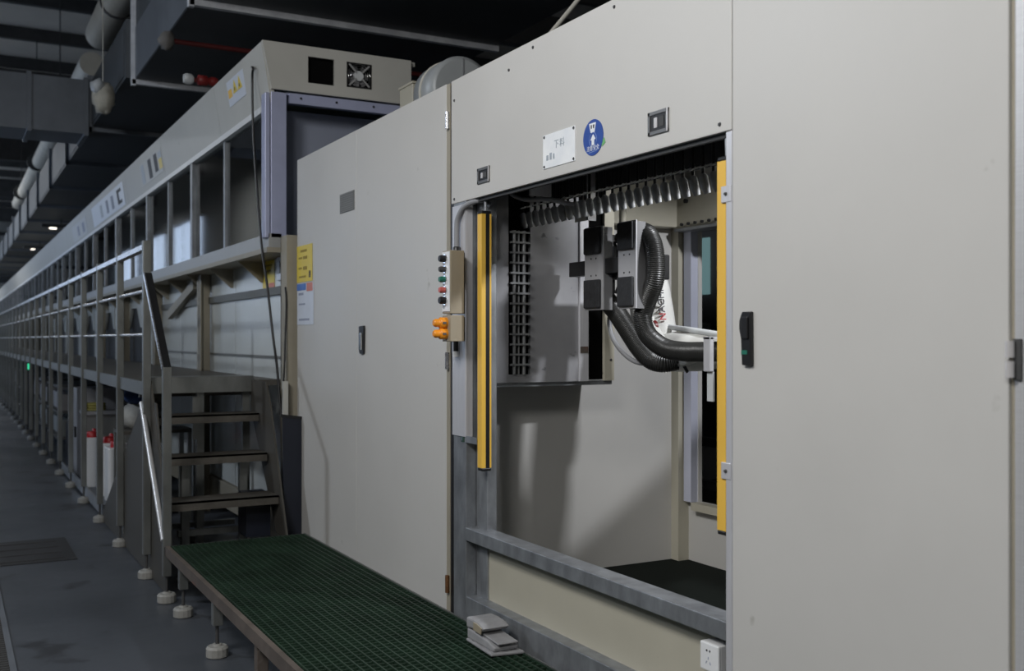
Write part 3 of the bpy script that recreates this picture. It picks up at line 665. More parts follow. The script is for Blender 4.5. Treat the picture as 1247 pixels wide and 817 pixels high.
# fan drum on the cabinet roof
t = thing('fan_drum', 'grey round fan drum standing on the cabinet roof', 'fan', (0.84, 5.9, 2.79))
MB().lathe([(0.19, 0.0), (0.215, 0.01), (0.215, 0.30), (0.19, 0.31)], (0.84, 5.9, 3.195), 'y', 36).build('casing', DRUM, t)
MB().lathe([(0.222, 0.0), (0.222, 0.02)], (0.84, 6.08, 3.195), 'y', 36).build('rim_band', PIPE, t)
MB().box(0.70, 0.98, 5.95, 6.15, 2.79, 3.02).build('pedestal', STEELD, t)
B(0.837, 0.843, 5.893, 5.9, 3.0, 3.395).build('casing_seam', mat('seam grey', (0.2, 0.21, 0.22), 0.5), t)
t = thing('roof_box', 'small beige terminal box beside the fan drum', 'box', (0.72, 6.44, 2.79))
B(0.675, 0.76, 6.33, 6.55, 2.79, 3.31).build('body', PAINT2, t, 0.005); B(0.67, 0.765, 6.32, 6.56, 3.31, 3.325).build('lid', PAINT2, t)

# ------------------------------------------------------------------ robot cell enclosure
CF = 0.42
def cell():
    t = thing('robot_cell', 'beige robot cell enclosure with a wide open front', 'machine', (0.7, 3.3, 0.0))
    hp = B(0.0, 0.02, 2.366, 4.309, 2.225, 2.795).build('header_panel', PAINT, t, 0.003)
    for y, z in ((4.275, 2.70), (4.275, 2.245), (3.55, 2.765), (2.98, 2.765), (2.42, 2.25), (2.42, 2.72), (3.75, 2.72)):
        MB().lathe([(0.007, 0.0), (0.005, -0.004)], (0.0, y, z), 'x', 8).build('screw', INK, hp)
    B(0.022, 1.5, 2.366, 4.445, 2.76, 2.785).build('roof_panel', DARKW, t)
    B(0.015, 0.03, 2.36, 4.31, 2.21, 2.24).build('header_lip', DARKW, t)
    # left jamb: front tube and set-back tube
    MB().box(0.0, 0.055, 4.155, 4.285, 0.30, 2.225).build('front_tube', GALV, t, 0.004)
    MB().box(0.002, 0.05, 4.287, 4.318, 0.30, 2.78).build('gap_filler', BLACK, t)
    MB().box(0.05, 0.10, 4.045, 4.15, 0.36, 2.225).build('rear_tube', GALV, t, 0.004)
    MB().box(-0.006, -0.0005, 4.15, 4.285, 1.16, 2.21).box(-0.0004, 0.03, 4.148, 4.1545, 1.16, 2.21).build('jamb_cover', ALU, t)
    # sill rail, lower panel and bottom beam
    B(-0.004, 0.085, 2.388, 4.155, 0.694, 0.752).build('sill_rail', GALV, t, 0.003)
    B(0.06, 0.075, 2.388, 4.05, 0.44, 0.694).build('lower_panel', PAINT2, t)
    B(0.0, 0.085, 2.388, 4.155, 0.325, 0.442).build('bottom_beam', GALV, t, 0.003)
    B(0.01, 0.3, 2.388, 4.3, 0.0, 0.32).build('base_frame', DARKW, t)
    # right jamb strip
    B(-0.004, 0.05, 2.360, 2.388, 0.30, 2.222).build('jamb_strip', ALU, t, 0.003)
    # inside
    B(0.06, 1.46, 4.42, 4.445, CF, 2.76).build('side_wall', PAINT, t)
    B(0.06, 1.46, 1.0, 1.02, CF, 2.76).build('side_wall', PAINT, t)
    B(0.05, 1.46, 1.0, 4.42, CF - 0.02, CF).build('cell_floor', mat('green black floor', (0.010, 0.013, 0.011), 0.9, spec=0.1), t)
    bw = MB(); X0, X1 = 1.43, 1.455
    bw.box(X0, X1, 4.28, 4.42, CF, 2.76).box(X0, X1, 2.9, 4.28, CF, 0.74).box(X0, X1, 2.9, 4.28, 2.17, 2.76).box(X0, X1, 1.0, 2.9, CF, 2.76)
    bw.build('back_wall', PAINT, t)
    B(1.36, 1.43, 4.36, 4.42, CF, 2.2).build('corner_post', PAINT2, t)
    B(1.385, 1.43, 4.285, 4.345, 0.74, 2.17).build('opening_post', mat('pale lavender post', (0.55, 0.57, 0.68), 0.4, 0.1), t)
    B(1.38, 1.43, 2.9, 4.28, 0.70, 0.74).build('opening_sill', PAINT2, t)
    B(1.40, 1.43, 3.7, 3.9, 0.74, 0.80).build('latch_block', GALVD, t)
    B(1.33, 1.43, 1.02, 4.36, 2.18, 2.42).build('upper_beam', PAINT2, t, 0.004)
    B(0.80, 1.33, 4.33, 4.42, 2.19, 2.44).build('upper_beam', PAINT2, t, 0.004)
    B(1.31, 1.43, 3.9, 4.33, 2.165, 2.18).build('perforated_angle', GALV, t)
    for k in range(6): MB().lathe([(0.008, 0), (0.008, -0.012)], (1.325, 4.28 - 0.055 * k, 2.20), 'x', 8).build('bolt', BLACK, t)
    MB().lathe([(0.012, 0), (0.012, -0.015)], (1.33, 4.25, 2.32), 'x', 8).build('bolt', BLACK, t)
    # sheet metal entry panel with two slots
    e = MB(); Y0, Y1 = 4.13, 4.15
    e.box(0.06, 0.205, Y0, Y1, 1.40, 2.70).box(0.32, 0.585, Y0, Y1, 1.40, 2.70).box(0.205, 0.32, Y0, Y1, 1.40, 1.437)
    e.build('entry_panel', SHEET, t)
    B(0.585, 0.632, Y0 - 0.015, Y1, 1.40, 2.18).build('slot_edge', ALU, t)
    B(0.735, 0.79, Y0, Y1, 1.40, 2.70).build('slot_edge', PAINT2, t)
    B(0.56, 0.86, 2.795, 2.80, 2.49, 2.755).box(0.8601, 1.10, 2.795, 2.80, 2.60, 2.755).build('added_light_baffle', DARKW, t)  # unseen plates, added to keep the lamp's light off the upper panel and wall
    B(0.06, 0.79, Y1, 4.40, 1.38, 1.40).build('panel_bottom', GALV, t)
    B(0.06, 0.788, 4.160, 4.17, 1.405, 2.70).build('slot_backing', VOID, t)
    B(0.585, 0.628, Y0 - 0.018, Y0 - 0.015, 1.535, 1.565).build('brown_patch', RUST, t)
    for x, z in ((0.77, 1.62), (0.77, 1.50), (0.77, 2.05)): MB().lathe([(0.006, 0), (0.006, -0.004)], (x, Y0, z), 'y', 8).build('screw', INK, t)
cell()
t = thing('cell_lamp_housing', 'dark lamp housing under the robot cell roof', 'lamp', (0.95, 2.33, 2.72))
B(0.77, 1.13, 2.22, 2.40, 2.725, 2.758).build('housing', STEELD, t)
# what is seen through the opening behind the cell
t = thing('rear_machine', 'dark machine with a teal pane behind the cell opening', 'machine', (4.0, 7.0, 0))
B(3.6, 3.7, 4.2, 12, 0.0, 3.4).build('body', mat('rear dark', (0.07, 0.075, 0.085), 0.5), t)
B(3.58, 3.6, 6.79, 6.99, 1.98, 2.46).build('teal_pane', TEAL, t)
B(3.57, 3.6, 6.79, 6.99, 1.48, 1.74).build('lower_pane', mat('grey lit pane', (0.3, 0.34, 0.34), 0.4), t)
for z in (0.55, 0.85): B(2.6, 2.66, 4.0, 9.5, z, z + 0.06).build('rail', STEELD, t)
for yy in (4.2, 6.5, 9.3): B(2.6, 2.66, yy, yy + 0.06, 0, 0.91).build('rail_post', STEELD, t)
B(2.66, 3.6, 6.3, 6.5, 0.5, 0.8).build('side_box', SHEET, t)
B(2.66, 3.6, 6.3, 6.5, 0.0, 0.5).build('side_box_base', STEELD, t)

# latches, plates and stickers on the header
def latch(label, y0, y1, z0, z1):
    t = thing('flush_latch', label, 'latch', (0, (y0 + y1) / 2, z0), 'flush latches on the header panel')
    m = MB(); w_ = 0.012
    m.box(-0.006, 0.0, y0, y1, z0, z0 + w_).box(-0.006, 0, y0, y1, z1 - w_, z1).box(-0.006, 0, y0, y0 + w_, z0, z1).box(-0.006, 0, y1 - w_, y1, z0, z1)
    m.build('bezel', mat('latch grey', (0.20, 0.20, 0.20), 0.35, 0.6), t, 0.001)
    B(-0.0025, 0.0, y0 + w_, y1 - w_, z0 + w_, z1 - w_).build('recess', BLACK, t)
    c = (y0 + y1) / 2
    B(-0.005, -0.0025, c + 0.005, c + 0.022, z0 + 0.022, z1 - 0.022).build('lever', HINGEM, t)
    B(-0.0045, -0.0025, c - 0.03, c - 0.006, z0 + 0.022, z1 - 0.022).build('paddle', STEELD, t)
    B(-0.008, -0.006, y0, y0 + 0.006, z0, z1).build('bezel_edge', HINGEM, t)
latch('flush metal latch at the left end of the header panel', 3.922, 4.034, 2.281, 2.349)
latch('flush metal latch at the right end of the header panel', 2.668, 2.778, 2.275, 2.352)
t = thing('sign_plate', 'shiny metal sign plate screwed to the header panel', 'sign', (0, 3.35, 2.265))
B(-0.003, 0.0, 3.233, 3.467, 2.265, 2.396).build('plate', PLATE, t)
for y in (3.243, 3.457):
    for z in (2.273, 2.388): MB().lathe([(0.006, 0), (0.004, -0.003)], (-0.003, y, z), 'x', 10).build('screw', INK, t)
text_mesh('lettering', '下料', 0.036, INKG, t, (-0.0035, 3.345, 2.347), (0, -1, 0), (0, 0, 1), spacing=1.3)
for k, (a, b) in enumerate(((3.44, 3.425), (3.415, 3.40), (3.39, 3.38))):
    B(-0.0042, -0.003, b, a, 2.295, 2.315 + 0.006 * (k % 2)).build('faded_print', INKG, t)
def sticker():
    t = thing('round_sticker', 'round blue safety sticker with white figure on the header panel', 'sticker', (0, 3.113, 2.265))
    cy, cz = 3.113, 2.330; R = 0.0655
    MB().lathe([(R, 0.0), (R, -0.002)], (0, cy, cz), 'x', 40).build('disc', BLUE, t)
    def poly(name, pts, m, d=0.0028):          # pts in sticker coordinates, u to the right seen from the aisle
        MB().prism([(cy - u * R, cz + v * R) for u, v in pts], 'x', -d, -0.0015).build(name, m, t)
    poly('mask_symbol', [(-0.38, 0.80), (0.30, 0.80), (0.16, 0.28), (-0.22, 0.28)], PRINTW)
    poly('mask_eye', [(-0.22, 0.70), (-0.08, 0.70), (-0.10, 0.50), (-0.20, 0.50)], INK, 0.0034)
    poly('mask_eye', [(0.02, 0.70), (0.16, 0.70), (0.12, 0.50), (0.02, 0.50)], INK, 0.0034)
    poly('figure_symbol', [(-0.13, -0.42), (-0.13, -0.12), (-0.26, -0.14), (-0.06, 0.10), (0.02, 0.18), (0.10, 0.10), (0.26, -0.12), (0.13, -0.12), (0.13, -0.42)], PRINTW)
    ring = MB().tube([(-0.002, cy - R * 0.36 * math.cos(a), cz - 0.12 * R + R * 0.40 * math.sin(a)) for a in [2 * PI * i / 28 for i in range(29)]], 0.0012, 5, False)
    ring.build('ring_print', mat('pale blue print', (0.22, 0.32, 0.60), 0.4), t)
    text_mesh('lettering', '注意安全', 0.0205, PRINTW, t, (-0.0024, cy, cz - 0.60 * R), (0, -1, 0), (0, 0, 1))
    poly('print_line', [(-0.40, -0.82), (0.40, -0.78), (0.40, -0.74), (-0.40, -0.78)], mat('pale blue print', (0.22, 0.32, 0.60), 0.4))
    MB().prism([(cy - 0.052, cz - 0.020), (cy - 0.072, cz - 0.012), (cy - 0.078, cz - 0.03), (cy - 0.058, cz - 0.042)], 'x', -0.0014, 0.0).build('green_backing', LGREEN, t)
sticker()

# light curtains
def curtain(label, y0, y1, side):
    x0, x1, z0, z1 = 0.0, 0.048, 1.035, 2.150
    if side == 'right': z0, z1 = 1.022, 2.138
    t = thing('light_curtain', label, 'light curtain', ((x0 + x1) / 2, (y0 + y1) / 2, z0))
    b = MB()
    if side == 'left':       # lens faces the opening (-y)
        b.prism([(x0, y0), (x0 + 0.020, y0), (x0 + 0.020, y0 + 0.012), (x1 - 0.008, y0 + 0.012), (x1 - 0.008, y0), (x1, y0), (x1, y1), (x0, y1)], 'z', z0, z1)
        B(x0 + 0.0202, x1 - 0.0082, y0 + 0.001, y0 + 0.0115, z0, z1).build('lens', BLACK, t)
    else:
        b.prism([(x0, y1), (x0 + 0.018, y1), (x0 + 0.018, y1 - 0.012), (x1 - 0.018, y1 - 0.012), (x1 - 0.018, y1), (x1, y1), (x1, y0), (x0, y0)], 'z', z0, z1)
        B(x0 + 0.0185, x1 - 0.0185, y1 - 0.0115, y1 - 0.006, z0, z1).build('lens', BLACK, t)
    b.build('housing', YELLOW, t)
    B(x0, x1, y0, y1, z0 - 0.014, z0).build('end_cap', BLACK, t, 0.004); B(x0, x1, y0, y1, z1, z1 + 0.014).build('end_cap', BLACK, t, 0.004)
    return t
lc = curtain('yellow light curtain bar on the left of the cell opening', 4.00, 4.04, 'left')
MB().tube([(0.03, 4.02, 2.164), (0.03, 4.02, 2.26)], 0.007, 8).build('lead', GALV, lc)
MB().box(-0.003, 0.0, 4.04, 4.16, 1.135, 1.165).build('bracket', GALV, lc); MB().box(-0.002, 0.02, 4.04, 4.15, 1.14, 1.16).build('bracket', GALV, lc)
rc = curtain('yellow light curtain bar on the right of the cell opening', 2.392, 2.432, 'right')
MB().tube([(0.024, 2.412, 2.15), (0.03, 2.425, 2.26)], 0.007, 8).build('lead', GALV, rc)
for z in (2.035, 1.205):
    B(-0.006, 0.0, 2.362, 2.408, z - 0.025, z + 0.025).build('bracket', ALU, rc, 0.002)
    MB().lathe([(0.006, 0), (0.004, -0.006)], (-0.006, 2.385, z), 'x', 8).build('bolt', STEELD, rc)
t = thing('green_clip', 'tiny green terminal on the left jamb near the curtain bracket', 'terminal', (-0.003, 4.19, 1.13))
B(-0.004, 0.0, 4.17, 4.2, 1.135, 1.165).build('block', mat('dark green', (0.03, 0.07, 0.05), 0.5), t); B(-0.006, -0.004, 4.18, 4.19, 1.14, 1.16).build('screw', CHROME, t)

# grey conduit to the button box
t = thing('bent_conduit', 'grey bent flexible conduit above the push button box', 'conduit', (-0.02, 4.15, 2.0))
MB().tube(smooth_path([(-0.022, 4.205, 2.0), (-0.022, 4.205, 2.10), (-0.02, 4.195, 2.15), (-0.01, 4.14, 2.20), (0.03, 4.06, 2.217), (0.06, 4.03, 2.19)]), 0.012, 10).build('hose', mat('grey conduit', (0.26, 0.265, 0.28), 0.5), t)
MB().lathe([(0.018, 0), (0.018, 0.03), (0.014, 0.035)], (-0.022, 4.205, 1.985), 'z', 10).build('gland', BLACK, t)
# push button boxes
def boxes():
    t = thing('button_box', 'beige push button box with a row of buttons on the left jamb', 'control box', (-0.05, 4.15, 1.71))
    B(-0.108, -0.040, 4.09, 4.175, 1.713, 1.993).build('body', BOXB, t, 0.003); B(-0.040, -0.006, 4.155, 4.17, 1.715, 1.99).build('mount', BLACK, t)
    B(-0.112, -0.108, 4.094, 4.170, 1.722, 1.988).build('faceplate', WHITE, t, 0.002)
    for z, m, r in ((1.957, BLACK, 0.016), (1.910, STEELD, 0.013), (1.865, GREENB, 0.014), (1.818, REDB, 0.014), (1.772, BLACK, 0.017)):
        b = MB().lathe([(r, 0), (r, -0.022), (r * 0.8, -0.03)], (-0.112, 4.135, z), 'x', 14).build('button', m, t)
        MB().lathe([(r + 0.005, 0), (r + 0.004, -0.005)], (-0.112, 4.135, z), 'x', 14).build('collar', CHROME, b)
    t = thing('lower_button_box', 'small beige box with two orange buttons under the button box', 'control box', (-0.05, 4.15, 1.59))
    B(-0.108, -0.040, 4.09, 4.175, 1.59, 1.706).build('body', BOXB, t, 0.003); B(-0.040, -0.006, 4.155, 4.17, 1.592, 1.70).build('mount', BLACK, t)
    for z in (1.672, 1.624):
        b = MB().lathe([(0.025, 0), (0.025, -0.03), (0.019, -0.034)], (-0.108, 4.135, z), 'x', 18).build('button_guard', ORANGE, t, label='orange push button with shroud')
        MB().lathe([(0.018, 0), (0.018, -0.02), (0.012, -0.028)], (-0.142, 4.135, z), 'x', 16).build('button', ORANGE, b)
        B(-0.136, -0.120, 4.108, 4.162, z - 0.005, z + 0.005).build('guard_slot', RUST, b)
    t = thing('cable_gland', 'small white cable gland under the orange button box', 'gland', (-0.02, 4.2, 1.53))
    MB().tube([(-0.015, 4.23, 1.59), (-0.015, 4.23, 1.545)], 0.012, 8).build('nut', BLACK, t); MB().tube([(-0.015, 4.23, 1.545), (-0.015, 4.23, 1.52)], 0.016, 8).build('sleeve', WHITE, t)
boxes()

# ------------------------------------------------------------------ chain conveyor with clips, part rack
t = thing('chain_conveyor', 'overhead chain conveyor with a row of hanging grey clips', 'conveyor', (0.3, 3.3, 2.3))
B(0.24, 0.36, 1.2, 4.12, 2.40, 2.50).build('track', DARKW, t)
for yy in (1.6, 3.2, 3.95): B(0.28, 0.32, yy, yy + 0.05, 2.50, 2.76).build('track_hanger', STEELD, t)
CLIPM = mat('grey clip', (0.42, 0.43, 0.44), 0.4, 0.3, 0.2, 20)
cm = MB().tube([(0.305, 2.45, 2.115), (0.298, 2.452, 2.135), (0.296, 2.462, 2.175), (0.297, 2.464, 2.185)], [0.012, 0.0165, 0.0165, 0.010], 10)
clip0 = cm.build('clip', CLIPM, t)
li = MB().tube([(0.30, 2.47 + 0.02 * math.cos(a), 2.335 + 0.012 * math.sin(a)) for a in [2 * PI * i / 12 for i in range(13)]], 0.006, 6, False)
li.box(0.28, 0.32, 2.464, 2.476, 2.35, 2.40).tube([(0.297, 2.464, 2.18), (0.30, 2.47, 2.26), (0.30, 2.47, 2.325)], 0.006, 6)
link0 = li.build('chain_link', mat('oily chain with painted shade', (0.05, 0.05, 0.052), 0.3, 0.7), t)  # shade under the header is put into this dark colour
arm0 = MB().bar((0.28, 2.458, 2.205), (0.345, 2.458, 2.228), 0.012, 0.006).build('clip_arm', CLIPM, t)
for k in range(-12, 31):
    if k == 0: continue
    dy = 0.0565 * k
    c = clone(clip0, dy=dy); c.rotation_euler = (0, 0, 0)
    clone(link0, dy=dy); clone(arm0, dy=dy)
B(0.41, 0.42, 1.2, 4.12, 2.235, 2.755).build('shroud', DARKW, t)  # added dark plate: hides the lit wall behind, blocks lamp light
t = thing('chain_guide_rail', 'dark guide rod below the header behind the sign plate', 'rail', (0.15, 3.3, 2.3))
MB().tube(smooth_path([(0.10, 2.3, 2.335), (0.10, 2.9, 2.325), (0.11, 3.3, 2.27), (0.13, 3.62, 2.26), (0.15, 3.85, 2.262)]), 0.009, 8).build('rod', STEELD, t)
B(0.10, 0.20, 3.74, 3.755, 2.205, 2.36).build('hanger_plate', ALU, t)
B(0.10, 0.20, 3.72, 3.755, 2.355, 2.365).build('hanger_plate', ALU, t)
B(0.14, 0.17, 3.735, 3.76, 2.36, 2.76).build('hanger_rod', STEELD, t)
t = thing('grey_flex_conduit', 'grey flexible conduit drooping below the header edge', 'conduit', (0.15, 3.8, 2.2))
MB().tube(smooth_path([(0.13, 4.02, 2.30), (0.13, 3.98, 2.25), (0.14, 3.93, 2.222), (0.15, 3.84, 2.200), (0.17, 3.72, 2.19), (0.26, 3.70, 2.175), (0.37, 3.72, 2.165)]), 0.010, 10).build('hose', mat('grey conduit', (0.26, 0.265, 0.28), 0.5), t)
t = thing('sensor_plate', 'small metal plate with holes hanging above the slot edge', 'bracket', (0.35, 3.75, 2.11))
MB().box(0.355, 0.36, 3.70, 3.80, 2.11, 2.20).build('plate', mat('bare plate', (0.6, 0.6, 0.59), 0.4, 0.1), t); B(0.355, 0.40, 3.70, 3.705, 2.11, 2.40).build('stem', ALU, t)
for y in (3.73, 3.77): B(0.352, 0.355, y - 0.008, y + 0.008, 2.125, 2.137).build('slot_hole', INK, t)
B(0.351, 0.355, 3.735, 3.775, 2.15, 2.18).build('symbol', INKG, t)
B(0.355, 0.40, 3.695, 3.705, 2.395, 2.405).build('stem_foot', ALU, t)
t = thing('part_rack', 'vertical rack of crossbars inside the black slot', 'rack', (0.26, 4.12, 1.44))
for x in (0.232, 0.283): MB().tube([(x, 4.125, 1.437), (x, 4.125, 2.10)], 0.009, 8).build('rod', mat('rack steel', (0.26, 0.265, 0.27), 0.4, 0.5), t)
MB().tube([(0.258, 4.13, 1.437), (0.258, 4.13, 2.10)], 0.005, 8).build('rod', mat('rack steel', (0.26, 0.265, 0.27), 0.4, 0.5), t)
b0 = B(0.207, 0.306, 4.11, 4.122, 1.478, 1.487).build('crossbar', mat('rack steel', (0.26, 0.265, 0.27), 0.4, 0.5), t)
for k in range(1, 14): clone(b0, dz=0.0468 * k)

# ------------------------------------------------------------------ robot with gripper
def robot():
    t = thing('industrial_robot', 'white robot arm holding a twin plate gripper inside the cell', 'robot', (1.18, 3.02, CF))
    # base and shoulder, mostly hidden by the right-hand door
    MB().lathe([(0.20, 0), (0.20, 0.05), (0.15, 0.08), (0.14, 0.5), (0.17, 0.56), (0.17, 0.75)], (1.18, 3.02, CF), 'z', 24).build('base', WHITEP, t)
    MB().tube(smooth_path([(1.18, 3.02, 1.12), (1.18, 3.04, 1.4), (1.18, 3.06, 1.7), (1.16, 3.08, 1.95)]), 0.13, 18).build('lower_arm', WHITEP, t)
    MB().tube(smooth_path([(1.25, 3.08, 2.02), (1.10, 3.10, 1.90), (0.95, 3.14, 1.76), (0.82, 3.20, 1.62)]), 0.105, 18).build('upper_arm', WHITEP, t)
    MB().lathe([(0.05, 0), (0.10, 0.01), (0.10, 0.20), (0.05, 0.21)], (0.74, 3.16, 1.60), 'x', 24).build('elbow', WHITEP, t)
    # forearm: lofted shell tapering towards the wrist
    m = MB(); rings = []; n = 16
    for (y, x, zc, ry, rz) in ((3.05, 0.79, 1.585, 0.05, 0.05), (3.15, 0.78, 1.575, 0.06, 0.06), (3.25, 0.76, 1.555, 0.065, 0.07), (3.45, 0.75, 1.545, 0.06, 0.082), (3.6, 0.75, 1.545, 0.06, 0.088), (3.70, 0.75, 1.555, 0.05, 0.07), (3.74, 0.75, 1.56, 0.02, 0.03)):
        rings.append([(x + ry * math.cos(2 * PI * k / n), y, zc + rz * math.sin(2 * PI * k / n)) for k in range(n)])
    v = [q for r in rings for q in r]; f = [(i * n + k, i * n + (k + 1) % n, (i + 1) * n + (k + 1) % n, (i + 1) * n + k) for i in range(len(rings) - 1) for k in range(n)]
    m.add(v, f, True); m.add(rings[0], [tuple(range(n))]); m.add(rings[-1], [tuple(range(n))])
    fa = m.build('forearm', WHITEP, t)
    MB().bar((0.685, 3.47, 1.50), (0.69, 3.44, 1.46), 0.006, 0.012).build('cover_seam', INK, fa)
    MB().tube([(0.76, 3.66, 1.655), (0.74, 3.45, 1.635), (0.72, 3.25, 1.615), (0.76, 3.15, 1.63)], [0.012, 0.014, 0.014, 0.014], 8).build('cable_cover', FANW, fa)
    # wrist link, upright, with the maker's lettering
    wr_ = MB().tube(smooth_path([(0.76, 3.70, 1.58), (0.76, 3.72, 1.66), (0.75, 3.735, 1.76), (0.74, 3.745, 1.86), (0.72, 3.75, 1.93)], 4), [0.060, 0.063, 0.066, 0.068, 0.068, 0.069, 0.07, 0.07, 0.07, 0.069, 0.068, 0.066, 0.062, 0.058, 0.054, 0.05, 0.045], 18).build('wrist_link', WHITEP, t)
    MB().lathe([(0.030, 0), (0.026, -0.012)], (0.690, 3.672, 1.655), 'x', 18).build('red_cap', REDC, wr_, label='dark red round joint cap')
    MB().lathe([(0.055, 0), (0.058, -0.008), (0.05, -0.02)], (0.705, 3.70, 1.62), 'x', 20).build('joint_cover', WHITEP, wr_)
    # letters run up the link
    text_mesh('lettering_n', 'N', 0.044, RED, wr_, (0.722, 3.652, 1.700), (0, 0.12, 1), (-0.97, 0.25, 0), extrude=0.003)
    text_mesh('lettering', 'ACHI', 0.044, INK, wr_, (0.718, 3.660, 1.770), (0, 0.12, 1), (-0.97, 0.25, 0), extrude=0.003)
    MB().tube(smooth_path([(0.72, 3.86, 1.78), (0.71, 3.80, 1.68), (0.71, 3.72, 1.56), (0.72, 3.66, 1.50)]), [0.03, 0.032, 0.034, 0.036, 0.038, 0.04, 0.042, 0.044, 0.045, 0.046, 0.047, 0.048, 0.048, 0.048, 0.048, 0.048, 0.048, 0.046, 0.044][:19], 14).build('side_cover', WHITEP, t)
    MB().prism([(3.823, 1.738), (3.71, 1.728), (3.632, 1.639), (3.527, 1.547), (3.345, 1.515), (3.399, 1.497), (3.533, 1.47), (3.614, 1.482), (3.698, 1.575)], 'x', 0.66, 0.70).build('wrist_shell', WHITEP, t, 0.01)
    # gripper
    GP = mat('gripper plate', (0.47, 0.47, 0.49), 0.4, 0.3, 0.05, 6)
    for (y0, y1) in ((3.722, 3.868), (3.478, 3.607)):
        p = B(0.45, 0.458, y0, y1, 1.728, 2.096).build('gripper_plate', GP, t, 0.002)
        B(0.458, 0.50, y0, y0 + 0.012, 1.728, 2.09).build('plate_flange', mat('grey flange', (0.16, 0.16, 0.165), 0.5), p)
        B(0.437, 0.45, y0 + 0.012, y1 - 0.006, 1.975, 2.092).build('foam_pad', RUBBER, p, 0.006, label='black foam pad')
        B(0.437, 0.45, y0 + 0.012, y1 - 0.006, 1.736, 1.862).build('foam_pad', RUBBER, p, 0.006, label='black foam pad')
        c = (y0 + y1) / 2
        for dy in (-0.02, 0.02):
            for z in (1.955, 1.88): MB().lathe([(0.004, 0), (0.004, -0.002)], (0.45, c + dy, z), 'x', 8).build('bolt', INK, p)
        B(0.458, 0.53, y0 + 0.02, y1 - 0.01, 1.80, 2.06).build('plate_block', BLACK, p, 0.004)
    m = MB().box(0.462, 0.51, 3.49, 4.02, 1.886, 1.952)
    m.build('cross_bar', BLACK, t, 0.003)
    for z in (1.90, 1.918, 1.936): B(0.47, 0.50, 4.02, 4.026, z - 0.005, z + 0.005).build('bar_groove', STEELD, t)
    B(0.50, 0.72, 3.60, 3.74, 1.86, 1.97).build('tool_flange', BLACK, t, 0.006)
    MB().tube([(0.48, 3.665, 1.95), (0.48, 3.665, 2.0)], 0.016, 8).build('fitting', BLACK, t)
    MB().tube(smooth_path([(0.48, 3.665, 1.99), (0.485, 3.68, 2.02), (0.49, 3.64, 2.0), (0.49, 3.65, 1.86), (0.49, 3.68, 1.80)]), 0.007, 7).build('air_line', BLACK, t)
    MB().tube([(0.49, 3.63, 2.06), (0.49, 3.63, 2.22)], 0.016, 8).build('post', PAINT2, t); MB().tube([(0.49, 3.62, 2.035), (0.49, 3.66, 2.035)], 0.024, 10).build('post_clamp', BLACK, t)
    # corrugated hoses: ribbed tubes
    def hose(pts, r, name='hose'):
        path = smooth_path(pts, 10); L = [0.0]
        for a, b in zip(path[:-1], path[1:]): L.append(L[-1] + (b - a).length)
        n = int(L[-1] / 0.0019); out = []; rs = []; j = 0
        for i in range(n + 1):
            d = L[-1] * i / n
            while j < len(L) - 2 and L[j + 1] < d: j += 1
            k = (d - L[j]) / max(1e-6, L[j + 1] - L[j]); out.append(path[j].lerp(path[j + 1], k)); rs.append(r * (1.0 if i % 4 < 2 else 0.92))
        return MB().tube(out, rs, 12).build(name, HOSE, t)
    hose([(0.52, 3.60, 2.045), (0.52, 3.55, 2.055), (0.52, 3.495, 2.042), (0.52, 3.455, 1.995), (0.52, 3.438, 1.92), (0.52, 3.445, 1.84), (0.52, 3.495, 1.76), (0.52, 3.525, 1.69), (0.53, 3.505, 1.62), (0.55, 3.42, 1.565), (0.57, 3.32, 1.55), (0.58, 3.2, 1.55), (0.60, 3.05, 1.548), (0.64, 2.92, 1.50), (0.74, 2.80, 1.35), (0.9, 2.78, 1.15), (1.05, 2.85, 1.0)], 0.041)
    hose([(0.53, 3.90, 1.82), (0.54, 3.84, 1.785), (0.55, 3.765, 1.72), (0.56, 3.70, 1.65), (0.58, 3.64, 1.57), (0.60, 3.58, 1.515), (0.63, 3.53, 1.50), (0.68, 3.50, 1.51)], 0.044)
    MB().tube(smooth_path([(0.58, 3.86, 1.72), (0.58, 3.86, 1.66), (0.58, 3.83, 1.60), (0.59, 3.77, 1.54), (0.61, 3.70, 1.50), (0.64, 3.62, 1.49)]), 0.011, 8).build('thin_conduit', mat('grey conduit', (0.26, 0.265, 0.28), 0.5), t)
    B(0.515, 0.535, 3.085, 3.125, 1.475, 1.61).build('hose_bracket', ALU, t, 0.003)
    B(0.515, 0.72, 3.085, 3.125, 1.60, 1.61).build('hose_bracket', ALU, t)
    B(0.53, 0.538, 3.085, 3.12, 1.36, 1.475).build('bracket_tab', FANW, t)
    return t
robot()

# ------------------------------------------------------------------ right-hand door, wall socket, foot pedal
t = thing('right_cabinet', 'wide beige cabinet door filling the right of the view', 'cabinet', (0.5, 1.9, 0))
d = B(-0.006, 0.02, 1.450, 2.356, 0.27, 2.80).build('door', PAINT, t, 0.003)
h = MB().prism([(2.300, 1.680), (2.264, 1.680), (2.262, 1.524), (2.300, 1.524), (2.304, 1.60), (2.312, 1.63), (2.311, 1.655)], 'x', -0.020, -0.006).build('handle', BLACK, d, 0.003)
B(-0.026, -0.020, 2.270, 2.296, 1.60, 1.665).build('lever', BLACK, d, 0.003); B(-0.0215, -0.020, 2.275, 2.300, 1.556, 1.568).build('lock_mark', GREENB, d, label='small green lock mark')
B(0.02, 0.3, 1.03, 2.355, 0.27, 2.79).build('body', PAINT2, t) if False else None
B(0.022, 0.05, 1.40, 2.355, 0.27, 2.79).build('door_backing', PAINT2, t)
B(0.05, 0.30, 1.05, 2.355, 0.0, 0.27).build('plinth', DARKW, t)
B(-0.004, 0.06, 1.34, 1.438, 0.0, 2.80).build('frame_post', SATIN, t, 0.004)
